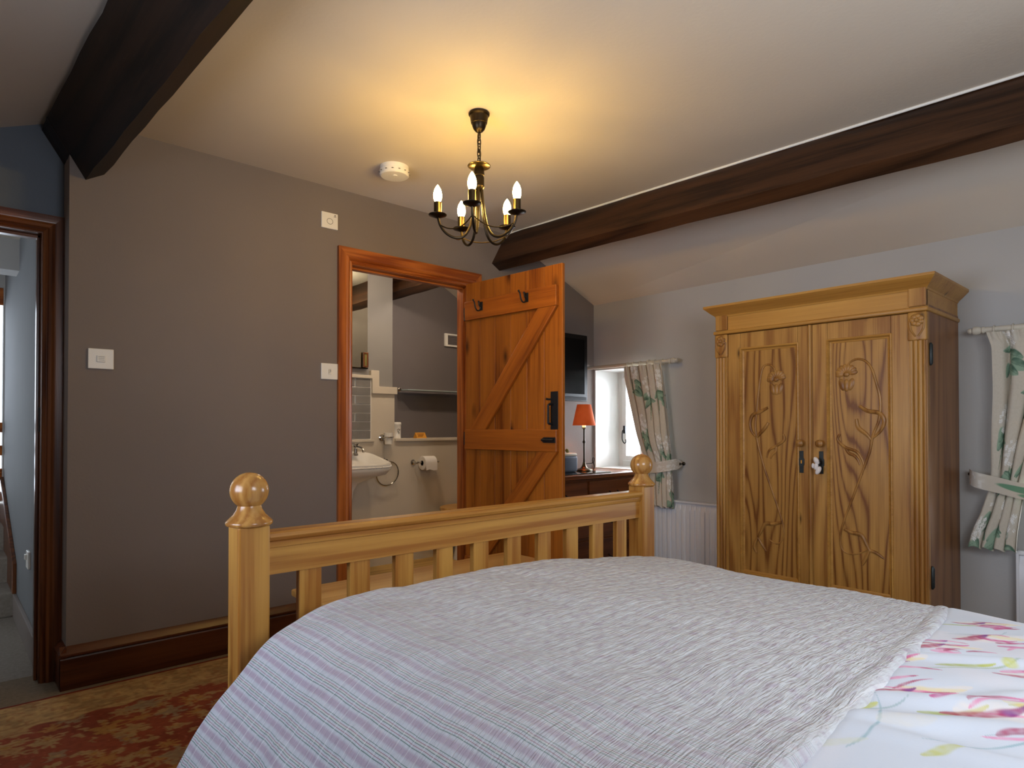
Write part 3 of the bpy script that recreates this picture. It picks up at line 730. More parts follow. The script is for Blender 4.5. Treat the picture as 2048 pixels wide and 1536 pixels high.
def make_quilt():
    ns, ny = 460, 300
    s = np.linspace(0, SL, ns)
    x_, _ = prof_at(s)
    yedge = .345 + .13 * np.clip((x_ - .80) / 1.15, 0, 1.1) ** 1.8 + .015 * np.clip((.6 - x_) / .3, 0, 1)
    yend = 1.44
    t = np.linspace(0, 1, ny)
    S, Tt = np.meshgrid(s, t, indexing='ij')
    Y = yedge[:, None] + (yend - yedge[:, None]) * Tt
    side = sstep(.62, .38, prof_at(S)[0])           # how far down the left drape
    top = 1 - side
    off = .006 * (vnoise(S * 5, Y * 4) - .5) * 2 + .004 * (vnoise(S * 14 + 7, Y * 11) - .5) * 2
    # hanging folds on the left side
    off = off + side * (.006 * np.sin(Y * 19 + 2.5 * vnoise(Y * 3, S * 2)) + .004 * np.sin(Y * 41 + S * 4)) * sstep(.0, .35, SL - S)
    # shallow drag ripples near the foot corner
    off = off + .0022 * np.sin(Y * 30 + S * 9 + 5 * vnoise(S * 4, Y * 3)) * sstep(1.3, .6, prof_at(S)[0]) * top
    off = off + side * .0016 * (vnoise(S * 22, Y * 95) - .5) * 2
    # stitched rows running across, pillow-like puffs between them
    row = np.abs(np.sin(PI * Y / .030)) ** .6; colp = np.abs(np.sin(PI * (S + .010 * vnoise(S * 20, Y * 34)) / .040 + (np.floor(Y / .030) % 2) * PI / 2)) ** .7
    puff = .0021 * row * (.35 + .65 * colp) * sstep(.35, 1.1, prof_at(S)[0]) + .0006 * row
    off = off + puff
    # rolled hem at the head edge
    dh = (Y - yedge[:, None]); off = off + .004 * np.clip(1 - ((dh - .014) / .016) ** 2, 0, 1) - .012 * sstep(.006, .0, dh)
    off = off - .001 - .014 * sstep(.6, .9, prof_at(S)[0])
    # tuck down behind the footboard end
    e = sstep(1.37, 1.44, Y)
    X, Y2, Z = surf(S, Y, off)
    Z = np.where(Z > .3, Z - e ** 2 * .09, Z)
    uv = np.stack([S, Y], -1).reshape(-1, 2)
    m, nt, b = nmat('striped_quilt')
    uvn = N(nt, 'ShaderNodeUVMap', uv_map='UVMap'); sx = N(nt, 'ShaderNodeSeparateXYZ'); nt.links.new(uvn.outputs[0], sx.inputs[0])
    wob = N(nt, 'ShaderNodeTexNoise', i_Scale=14.0, i_Detail=2.0); nt.links.new(uvn.outputs[0], wob.inputs['Vector'])
    u = math_n(nt, 'ADD', sx.outputs[0], math_n(nt, 'MULTIPLY', wob.outputs[0], .004))
    ph = math_n(nt, 'FRACT', math_n(nt, 'DIVIDE', u, .041))
    W, Mv, G, Rd = lin(196, 200, 207), lin(178, 166, 180), lin(118, 140, 136), lin(158, 122, 134)
    stops = [(0, W), (.03, W), (.13, Mv), (.28, Mv), (.39, W), (.455, W), (.465, G), (.49, G), (.50, W), (.56, W), (.565, Rd), (.585, Rd), (.59, W), (.665, W), (.67, G), (.695, G), (.70, lin(198, 201, 200)), (.76, lin(198, 201, 200)), (.765, Rd), (.785, Rd), (.79, W), (.86, W), (.865, G), (.885, G), (.89, W)]
    col = ramp(nt, ph, stops)
    # stripes fade to a speckled mauve on the top of the bed
    nz = N(nt, 'ShaderNodeTexNoise', i_Scale=1.0, i_Detail=3.0)
    mp = N(nt, 'ShaderNodeMapping'); mp.inputs['Scale'].default_value = (38, 70, 1); nt.links.new(uvn.outputs[0], mp.inputs['Vector']); nt.links.new(mp.outputs[0], nz.inputs['Vector'])
    soft = ramp(nt, nz.outputs[0], [(.34, lin(206, 210, 213)), (.52, lin(197, 198, 201)), (.68, lin(182, 174, 185))])
    fade = math_n(nt, 'MULTIPLY', N(nt, 'ShaderNodeMapRange', i_1=.56, i_2=.90).outputs[0], .88)
    mr_ = fade.node.inputs[0].links[0].from_node; nt.links.new(sx.outputs[0], mr_.inputs[0])
    col = mixc(nt, fade, col, soft)
    # white quilting stitches across
    st = math_n(nt, 'ABSOLUTE', math_n(nt, 'SUBTRACT', math_n(nt, 'FRACT', math_n(nt, 'DIVIDE', sx.outputs[1], .030)), .5))
    stm = math_n(nt, 'MULTIPLY', math_n(nt, 'GREATER_THAN', st, .455), .35)
    col = mixc(nt, stm, col, lin(232, 234, 236))
    nt.links.new(col, b.inputs['Base Color'])
    n4 = N(nt, 'ShaderNodeTexNoise', i_Scale=1.0, i_Detail=3.0); mp2 = N(nt, 'ShaderNodeMapping'); mp2.inputs['Scale'].default_value = (30, 260, 1)
    nt.links.new(uvn.outputs[0], mp2.inputs['Vector']); nt.links.new(mp2.outputs[0], n4.inputs['Vector'])
    bp = N(nt, 'ShaderNodeBump', i_Strength=.9, i_Distance=.007); nt.links.new(n4.outputs[0], bp.inputs['Height']); nt.links.new(bp.outputs[0], b.inputs['Normal'])
    b.inputs['Roughness'].default_value = .95; b.inputs['Specular IOR Level'].default_value = .1
    o = MB().grid(np.stack([X, Y2, Z], -1)).build('quilt', m, None, uv=uv, recalc=False, angle=180, solid=.008)
    tag(o, 'pale quilted bedspread with mauve stripes spread over the foot of the bed', 'quilt')
make_quilt()

def make_duvet():
    s = np.concatenate([np.linspace(.06, .60, 90, endpoint=False), np.linspace(.60, 2.15, 760, endpoint=False), np.linspace(2.15, SL - .02, 60)]); ys = np.concatenate([np.linspace(-.50, -.06, 60, endpoint=False), np.linspace(-.06, .50, 300, endpoint=False), np.linspace(.50, 1.42, 50)])
    S, Y = np.meshgrid(s, ys, indexing='ij')
    XX, _ = prof_at(S)
    off = .010 * (vnoise(S * 4 + 3, Y * 4) - .5) + .006 * (vnoise(S * 11, Y * 9 + 3) - .5)
    # soft pulled creases
    for (cx, cy, an, L, h) in ((1.45, .22, -.72, .45, .009), (1.12, .24, -.95, .3, .007), (1.0, .30, -1.1, .25, .007), (1.30, .36, -.9, .22, .006), (1.7, .25, -.5, .35, .006), (.95, .2, -1.2, .3, .006), (1.22, .14, -.8, .35, .007)):
        a = (XX - cx) * math.cos(an) + (Y - cy) * math.sin(an); p = -(XX - cx) * math.sin(an) + (Y - cy) * math.cos(an)
        p = p + .02 * np.sin(a * 9 + cx * 40); off = off + h * 1.25 * np.exp(-(p / .020) ** 2) * np.exp(-(a / L * 2) ** 2) - h * .7 * np.exp(-((p - .04) / .03) ** 2) * np.exp(-(a / L * 2) ** 2)
    X, Y2, Z = surf(S, Y, off - .014)
    yed = .345 + .13 * np.clip((XX - .80) / 1.15, 0, 1.1) ** 1.8
    under = sstep(yed - .01, yed + .05, Y); Z = Z - .022 * under
    e = sstep(1.35, 1.42, Y); Z = np.where(Z > .3, Z - e * .08, Z)
    col = np.zeros(S.shape + (4,)); col[...] = np.array(lin(204, 211, 222))
    blend(col, sstep(.5, .75, vnoise(S * 7, Y * 8)) * .25, (232, 222, 224)); blend(col, sstep(.6, .8, vnoise(S * 5 + 9, Y * 6)) * .2, (205, 210, 205))
    nz = vnoise(XX * 60, Y * 60); nz2 = vnoise(XX * 140, Y * 140)
    def petal(cx, cy, an, L, wd, rgb, rgb2=None, bend=0.0, alpha=1.0):
        a = (XX - cx) * math.cos(an) + (Y - cy) * math.sin(an); p = -(XX - cx) * math.sin(an) + (Y - cy) * math.cos(an)
        t = a / L; p = p - bend * L * (t * t)
        wdt = .8 * wd * np.sqrt(np.clip(1 - t * t, 0, 1)) * (.75 + .5 * nz) * (1 - .35 * t)
        mk = (1 - sstep(.5, 1.08, np.abs(p) / np.maximum(wdt, 1e-5))) * (np.abs(t) < 1) * alpha
        blend(col, mk * (.5 + .4 * nz2), rgb)
        if rgb2: blend(col, mk * sstep(.1, .8, t + .6 * (nz - .5)) * .7, rgb2)
    mag, dmg, pur, pink, yel, grn, blu = (196, 74, 140), (168, 44, 92), (104, 70, 150), (222, 140, 178), (226, 206, 120), (168, 178, 96), (150, 180, 190)
    def stem(x0, y0, x1, y1, rgb=(150, 176, 180), bend=.2, wd=.0034): petal((x0 + x1) / 2, (y0 + y1) / 2, math.atan2(y1 - y0, x1 - x0), math.hypot(x1 - x0, y1 - y0) / 2, wd, rgb, None, bend)
    def tulip(cx, cy, an, sc, seed):
        r = random.Random(seed)
        petal(cx, cy, an, .085 * sc, .030 * sc, (236, 222, 206), None, .1, .55); petal(cx + .02 * sc, cy - .01 * sc, an - .2, .05 * sc, .014 * sc, yel, None, .1, .6)
        for k in range(9):
            q = r.uniform(-.055, .055) * sc; f = r.uniform(-.045, .05) * sc
            x = cx + f * math.cos(an) - q * math.sin(an); y = cy + f * math.sin(an) + q * math.cos(an)
            petal(x, y, an + r.uniform(-.35, .35), r.uniform(.022, .05) * sc, r.uniform(.0045, .010) * sc, r.choice((mag, dmg, mag, pink)), r.choice((None, pur, dmg, pink)), r.uniform(-.3, .3))
        petal(cx - .05 * sc * math.cos(an), cy - .05 * sc * math.sin(an), an + .15, .05 * sc, .013 * sc, dmg, pur, .2)
    stem(1.02, .40, 1.22, .36); stem(.92, .24, 1.10, .12, blu); stem(1.2, .31, 1.5, .20, (160, 178, 150)); stem(1.55, .37, 1.75, .30); stem(.95, .36, 1.06, .30); stem(1.0, .18, 1.3, .05, blu); stem(1.3, .18, 1.6, .1, blu); stem(.85, .3, 1.05, .33, blu)
    petal(1.06, .25, -.75, .05, .012, grn, (190, 192, 90), .2); petal(1.00, .345, -.2, .025, .010, (196, 200, 110)); petal(1.30, .29, -.55, .06, .009, grn, (190, 196, 100), .1); petal(1.38, .25, .2, .022, .016, (200, 204, 120)); petal(1.72, .385, -.5, .07, .007, grn); petal(1.32, .335, -.7, .07, .007, (176, 190, 170)); petal(1.14, .17, -1.0, .04, .007, grn); petal(.93, .23, -.5, .04, .010, (190, 192, 110)); petal(.86, .33, -.6, .04, .012, (206, 210, 190), None, 0, .7); petal(.98, .29, -.8, .04, .02, (214, 210, 200), None, 0, .6)
    tulip(1.115, .305, -.70, .95, 3); tulip(1.215, .385, -.65, .9, 4); tulip(1.43, .345, -.60, .85, 5); tulip(1.60, .310, -.55, 1.0, 6); tulip(1.80, .355, -.62, 1.0, 7); tulip(1.36, .185, -.75, 1.0, 8); tulip(1.12, .165, -.95, 1.25, 9); tulip(1.56, .16, -.8, 1.0, 10)
    tulip(.95, .06, -.8, 1.1, 12); tulip(.7, .2, -.8, 1.1, 13); tulip(1.5, -.05, -.5, 1.1, 14); tulip(1.9, .15, -.6, 1.1, 15); tulip(.45, .25, .4, 1.0, 16); tulip(1.15, -.15, -.6, 1.1, 17); tulip(1.75, -.2, -.6, 1.1, 18)
    o = MB().grid(np.stack([X, Y2, Z], -1)).build('duvet', painted('floral_duvet', .85, .12, 300), None, paintcol=col, recalc=False, angle=180, solid=.006)
    tag(o, 'white duvet printed with magenta tulips at the head end of the bed', 'duvet')
make_duvet()

# ================================================================ PINE CHEST at the foot of the bed
ch = thing('blanket_chest', 'pale pine blanket chest between the slatted footboard and the plank door', 'chest', (1.505, 2.02, .0))
MB().box(.975, 2.04, 1.74, 2.305, .455, .482).build('lid', M['pine_box_x'], ch, .008, 3)
MB().box(1.01, 2.005, 1.775, 2.275, .08, .455).build('body', M['desk_front'], ch, .003)
MB().box(.998, 2.017, 1.763, 2.287, .011, .09).build('plinth', M['desk_front'], ch, .004)

# ================================================================ WARDROBE
WX, WY0, WY1, WB = 3.215, .858, 1.878, 3.712
wr = thing('carved_wardrobe', 'two door antique pine wardrobe with carved flower panels against the pale wall', 'wardrobe', (3.46, 1.37, 0))
MB().box(WX + .025, WB, WY0, WY0 + .022, .06, 1.62).build('side_panel', M['ward_side'], wr, .002)
MB().box(WX + .025, WB, WY1 - .022, WY1, .06, 1.62).build('side_panel', M['ward_side'], wr, .002)
MB().box(WB - .02, WB, WY0 + .022, WY1 - .022, .06, 1.62).build('back_panel', M['ward_side'], wr)
MB().box(WX - .012, WB, WY0 - .012, WY1 + .012, .0, .16).build('plinth', M['ward_y'], wr, .006)
# frieze with a bead, and the projecting cornice
MB().box(WX + .004, WB, WY0 + .002, WY1 - .002, 1.605, 1.70).build('frieze', M['ward_y'], wr, .002)
MB().box(WX - .016, WB, WY0 - .008, WY1 + .008, 1.588, 1.608).build('frieze_bead', M['ward_y'], wr, .007, 3)
def cornice():
    sec = [(0, 1.684), (.004, 1.692), (.012, 1.698), (.018, 1.702), (.028, 1.710), (.044, 1.724), (.052, 1.730), (.056, 1.734), (.056, 1.745), (0, 1.745)]
    m = MB(); n = len(sec)
    ring = []
    for o, z in sec:
        ring.append([(WX - o, WY0 - o * .8, z), (WX - o, WY1 + o * .8, z), (WB, WY1 + o * .8, z), (WB, WY0 - o * .8, z)])
    vs = [p for r in ring for p in r]; fs = []
    for i in range(n - 1):
        for k in range(4): fs.append((i * 4 + k, i * 4 + (k + 1) % 4, (i + 1) * 4 + (k + 1) % 4, (i + 1) * 4 + k))
    fs += [(0, 1, 2, 3), tuple((n - 1) * 4 + k for k in range(4))]
    m.add(vs, fs).build('cornice', M['ward_y'], wr, angle=20)
cornice()
for y in (WY0 + .002, WY1 - .072):
    MB().box(WX - .006, WX + .02, y, y + .07, 1.612, 1.694).build('corner_block', M['ward_z'], wr, .003)
# fluted pilasters with carved rosette heads
for y in (WY0, WY1 - .073):
    m = MB(); pl = [(WX + .025, y), (WX + .025, y + .073)]
    pts = []
    k = 60
    for i in range(k + 1):
        t = i / k; d = .006 * abs(math.sin(t * PI * 4)) ** .5 if .08 < t < .92 else 0.0
        pts.append((WX - .004 + (.006 - d) , y + .073 * (1 - t)))
    m.prism(pl + pts, 'Z', .16, 1.49); p = m.build('pilaster', M['ward_z'], wr, angle=40)
    m = MB(); m.box(WX - .010, WX + .025, y - .002, y + .075, 1.46, 1.588); m.build('pilaster_head', M['ward_z'], p, .008, 3)
    m = MB(); c0 = (WX - .012, y + .0365, 1.550)
    for k in range(7):
        a = 2 * PI * k / 7; m.ball((c0[0], c0[1] + .017 * math.cos(a), c0[2] + .017 * math.sin(a)), .007, .013, .012, 10, 8)
    m.ball((c0[0] - .004, c0[1], c0[2]), .009, .010, .010, 10, 8)
    for s_ in (-1, 1): m.tube(smooth_path([(c0[0] + .001, c0[1] + s_ * .028, 1.545), (c0[0] + .001, c0[1] + s_ * .024, 1.51), (c0[0] + .001, c0[1] + s_ * .005, 1.478)], 5), .004, 6)
    m.build('carved_rosette', M['carving'], p)
# doors
DS = 1.3525
def wdoor(ya, yb, carv, flower, knob_y, label, first):
    d = MB()
    st, z0, z1 = .072, .165, 1.585
    pa, pb, pz0, pz1 = ya + st, yb - st, .30, 1.50
    xf, xb = WX + .003, WX + .028
    for bx_ in ((ya, pa, z0, z1), (pb, yb, z0, z1), (pa, pb, z0, pz0), (pa, pb, pz1, z1)):
        d.box(xf, xb, bx_[0] + .0005, bx_[1] - .0005, bx_[2], bx_[3])
    dd = d.build('door', M['ward_z'], wr, .0015)
    if label: dd['label'] = label
    # bolection moulding around the panel
    sec = [(0, .0), (-.004, .002), (-.005, .007), (.002, .012), (.008, .014), (.010, .020), (.014, .024)]  # (x depth, inset)
    m = MB(); rows = []
    for dx, ins in sec:
        a, b_, c_, e = pa - .006 + ins, pb + .006 - ins, pz0 - .006 + ins, pz1 + .006 - ins
        rows.append([(xf + dx, a, c_), (xf + dx, b_, c_), (xf + dx, b_, e), (xf + dx, a, e), (xf + dx, a, c_)])
    m.grid(rows).build('panel_moulding', M['ward_y'], dd, angle=15)
    pn = MB().box(xf + .012, xf + .022, pa, pb, pz0, pz1).build('panel', M['ward_panel'], dd)
    xs_ = xf + .0118; carv = [(l, r * 1.25) for l, r in carv]
    m = MB()
    for ln, r in carv: 
        P = smooth_path([(xs_, y, z) for y, z in ln], 5); n = len(P)
        m.tube(P, r, 8, radii=[r * (.55 + .45 * math.sin(PI * min(1, .12 + i / n))) for i in range(n)])
    fy, fz, s_ = flower
    for k in range(9):
        a = PI * k / 8 - .15
        m.ball((xs_ - .001, fy + .030 * math.cos(a), fz + .026 * math.sin(a) + .004), .006, .013, .021, 10, 8, Matrix.Rotation(a - PI / 2, 3, 'X'))
    m.ball((xs_ - .004, fy, fz), .008, .014, .012, 10, 8)
    for k, (oy, oz, an) in enumerate(((-.020, -.048, .25), (.020, -.048, -.25), (0, -.052, 0))):
        m.ball((xs_, fy + oy, fz + oz), .006, .015, .030, 10, 8, Matrix.Rotation(an, 3, 'X'))
    m.build('carved_flower', M['carving'], pn)
    k = MB(); k.lathe([(.010, xf), (.009, xf - .010), (.014, xf - .016), (.019, xf - .022), (.0185, xf - .030), (.012, xf - .036), (.002, xf - .038)], (0, knob_y, .998), 20, 'X'); k.build('knob', M['carving'], dd)
    e = MB(); c = .905
    e.prism([(knob_y - .010, c - .055), (knob_y + .010, c - .055), (knob_y + .010, c - .020), (knob_y + .014, c - .014), (knob_y + .014, c + .014), (knob_y + .010, c + .020), (knob_y + .010, c + .055), (knob_y - .010, c + .055), (knob_y - .010, c + .020), (knob_y - .014, c + .014), (knob_y - .014, c - .014), (knob_y - .010, c - .020)], 'X', xf - .004, xf)
    eo = e.build('escutcheon', M['steel_dark'], dd, .001)
    box(xf - .0052, xf - .004, knob_y - .003, knob_y + .003, c - .008, c + .008).build('keyhole', M['card'] if first else M['black'], eo)
    return dd
R_ = lambda *ls: [(l, r) for l, r in ls]
RC = R_(([(1.198, 1.363), (1.18, 1.388), (1.149, 1.4), (1.114, 1.388), (1.088, 1.353), (1.071, 1.296), (1.051, 1.203), (1.058, 1.111), (1.084, 1.037), (1.099, .96), (1.135, .854), (1.177, .733), (1.212, .634), (1.23, .561), (1.226, .501), (1.199, .477), (1.153, .481), (1.102, .512)], .0050),
        ([(1.141, 1.178), (1.104, 1.153), (1.056, 1.143), (1.035, 1.106), (1.052, 1.06), (1.084, 1.028)], .008), ([(1.155, 1.117), (1.146, 1.076), (1.112, 1.046), (1.09, 1.018)], .008),
        ([(1.23, 1.045), (1.239, 1.016), (1.205, .981), (1.156, .963), (1.13, .924), (1.121, .882)], .006), ([(1.205, .981), (1.19, .955), (1.168, .945), (1.15, .925), (1.14, .90)], .006),
        ([(1.212, .591), (1.176, .577), (1.137, .572), (1.115, .533), (1.102, .507), (1.088, .497)], .008), ([(1.102, .507), (1.12, .462), (1.133, .432)], .007), ([(1.102, .507), (1.07, .495), (1.04, .475)], .006))
LC = R_(([(1.546, 1.343), (1.551, 1.38), (1.572, 1.402), (1.599, 1.404), (1.619, 1.374), (1.636, 1.275), (1.65, 1.143), (1.656, 1.077), (1.64, .984), (1.608, .867), (1.563, .739), (1.524, .627), (1.506, .552), (1.514, .5), (1.543, .475), (1.583, .491)], .0050),
        ([(1.587, 1.181), (1.635, 1.156), (1.67, 1.143), (1.685, 1.103), (1.678, 1.058), (1.658, 1.031)], .008), ([(1.585, 1.103), (1.601, 1.077), (1.634, 1.042), (1.654, 1.016)], .008),
        ([(1.506, 1.043), (1.501, 1.013), (1.543, .981), (1.58, .959), (1.594, .92)], .006), ([(1.543, .981), (1.545, .955), (1.56, .94), (1.575, .915)], .006),
        ([(1.519, .589), (1.564, .576), (1.604, .572), (1.626, .532), (1.646, .496)], .008), ([(1.646, .496), (1.665, .448), (1.654, .415)], .007), ([(1.646, .496), (1.62, .46), (1.60, .43)], .006))
wdoor(DS, WY1 - .073, LC, (1.541, 1.325, 1), 1.408, 'door with an empty keyhole', True)
dR = wdoor(WY0 + .073, DS, RC, (1.198, 1.330, -1), 1.312, 'door with the key in its lock', False)
MB().lathe([(.009, .165), (.009, 1.585)], (WX + .002, DS + .012, 0), 12).build('meeting_bead', M['ward_z'], wr)
for z in (1.40, .417):
    MB().lathe([(.004, z - .05), (.009, z - .04), (.009, z + .04), (.004, z + .05)], (WX + .035, WY0 - .004, 0), 12).build('hinge', M['steel_dark'], wr)
ky = thing('wardrobe_key', 'key with a white cotton tassel hanging from the lock of the carved wardrobe', 'key', (WX - .02, 1.312, .90))
m = MB(); m.tube([(WX + .0, 1.312, .905), (WX - .03, 1.312, .905)], .003, 8); m.tube([(WX - .036, 1.312 + .010 * math.cos(2 * PI * k / 16), .905 + .010 * math.sin(2 * PI * k / 16)) for k in range(16)], .002, 6, True); m.build('key_shank', M['iron'], ky)
m = MB(); m.ball((WX - .036, 1.320, .915), .011, .012, .020, 12, 10, Matrix.Rotation(-.5, 3, 'X')); m.ball((WX - .036, 1.322, .888), .010, .011, .018, 12, 10, Matrix.Rotation(.25, 3, 'X')); m.ball((WX - .034, 1.312, .868), .010, .012, .022, 12, 10, Matrix.Rotation(.5, 3, 'X')); m.ball((WX - .036, 1.336, .890), .007, .008, .013, 10, 8)
m.build('tassel', M['key_tassel'], ky)

# ================================================================ RADIATORS
def radiator(ya, yb, z0, z1, label):
    t = thing('radiator', label, 'radiator', (X1 - .06, (ya + yb) / 2, z0))
    xf = X1 - .072
    n = 400; prof_ = []
    rows = []
    ys = np.linspace(ya + .012, yb - .012, int((yb - ya) / .004))
    f = lambda y: .014 * (sstep(-.95, -.55, np.sin(2 * PI * (y - ya) / .0365)))
    zs = [z0, z0 + .02, z0 + .035, z0 + .06, z1 - .06, z1 - .035, z1 - .02, z1]
    k = [0, 0, .3, 1, 1, .3, 0, 0]
    MB().grid([[(xf + .014 - f(y) * kk, y, z) for y in ys] for z, kk in zip(zs, k)]).build('front_panel', M['radiator'], t, recalc=False, angle=50)
    MB().box(xf + .016, xf + .055, ya + .01, yb - .01, z0 + .01, z1 - .012).build('convector', M['radiator'], t)
    MB().box(xf - .002, xf + .068, ya, yb, z1 - .006, z1 + .008).build('top_grille', M['radiator'], t, .003)
    for y in (ya, yb - .012): MB().box(xf - .002, xf + .068, y, y + .012, z0, z1).build('side_cover', M['radiator'], t, .003)
    for y in (ya + .08, yb - .10): MB().box(xf + .055, X1, y, y + .03, z0 + .05, z1 - .06).build('wall_bracket', M['radiator'], t)
    MB().tube([(xf + .03, ya + .03, z0 + .015), (xf + .03, ya + .03, .0)], .0075, 8).build('pipe', M['radiator'], t)
radiator(1.93, 2.66, .10, .585, 'white panel radiator between the far curtain and the wardrobe')
radiator(-.42, .632, .10, .505, 'white radiator under the near window, at the right edge')

# ================================================================ WINDOWS
def window(name, W, xg, label, near):
    t = thing(name, label, 'window', (xg, (W[0] + W[1]) / 2, W[2]), kind='structure')
    y0, y1, z0, z1 = W
    MB().box(X1 - .012, xg + .06, y0, y1, z0 - .02, z0 + .004).build('sill', M['white'], t, .002)
    for a, b_ in ((y0, y0 + .006), (y1 - .006, y1)): MB().box(X1 + .001, xg, a, b_, z0, z1).build('reveal', M['white'], t)
    MB().box(X1 + .001, xg, y0, y1, z1 - .006, z1).build('reveal', M['white'], t)
    fw = .045
    m = MB(); m.box(xg, xg + .05, y0, y0 + fw, z0, z1); m.box(xg, xg + .05, y1 - fw, y1, z0, z1); m.box(xg, xg + .05, y0 + fw, y1 - fw, z0, z0 + fw); m.box(xg, xg + .05, y0 + fw, y1 - fw, z1 - fw, z1); m.box(xg, xg + .05, (y0 + y1) / 2 - .02, (y0 + y1) / 2 + .02, z0 + fw, z1 - fw)
    m.build('frame', M['white'], t, .004)
    for a, b_ in ((y0 + fw, (y0 + y1) / 2 - .02), ((y0 + y1) / 2 + .02, y1 - fw)):
        m = MB(); s_ = .04
        m.box(xg - .012, xg + .03, a + .002, a + s_, z0 + fw + .002, z1 - fw - .002); m.box(xg - .012, xg + .03, b_ - s_, b_ - .002, z0 + fw + .002, z1 - fw - .002); m.box(xg - .012, xg + .03, a + s_, b_ - s_, z0 + fw + .002, z0 + fw + s_); m.box(xg - .012, xg + .03, a + s_, b_ - s_, z1 - fw - s_, z1 - fw - .002)
        c = m.build('casement', M['white'], t, .004)
        MB().box(xg + .006, xg + .010, a + s_, b_ - s_, z0 + fw + s_, z1 - fw - s_).build('pane', M['glass'], c)
    return t
w1 = window('window_1', W1, 4.0, 'bright deep set window beside the desk lamp', False)
st = MB(); yy = 3.115
st.box(3.978, 3.988, yy - .010, yy + .010, 1.03, 1.09); st.tube(smooth_path([(3.98, yy, 1.06), (3.965, yy + .004, 1.05), (3.962, yy + .006, 1.02), (3.962, yy + .004, .98), (3.962, yy - .015, .955), (3.962, yy - .03, .965), (3.962, yy - .028, .985)], 5), .0045, 7)
st.build('casement_fastener', M['iron'], w1)
window('window_2', W2, 4.0, 'second deep window behind the curtain at the right edge', True)

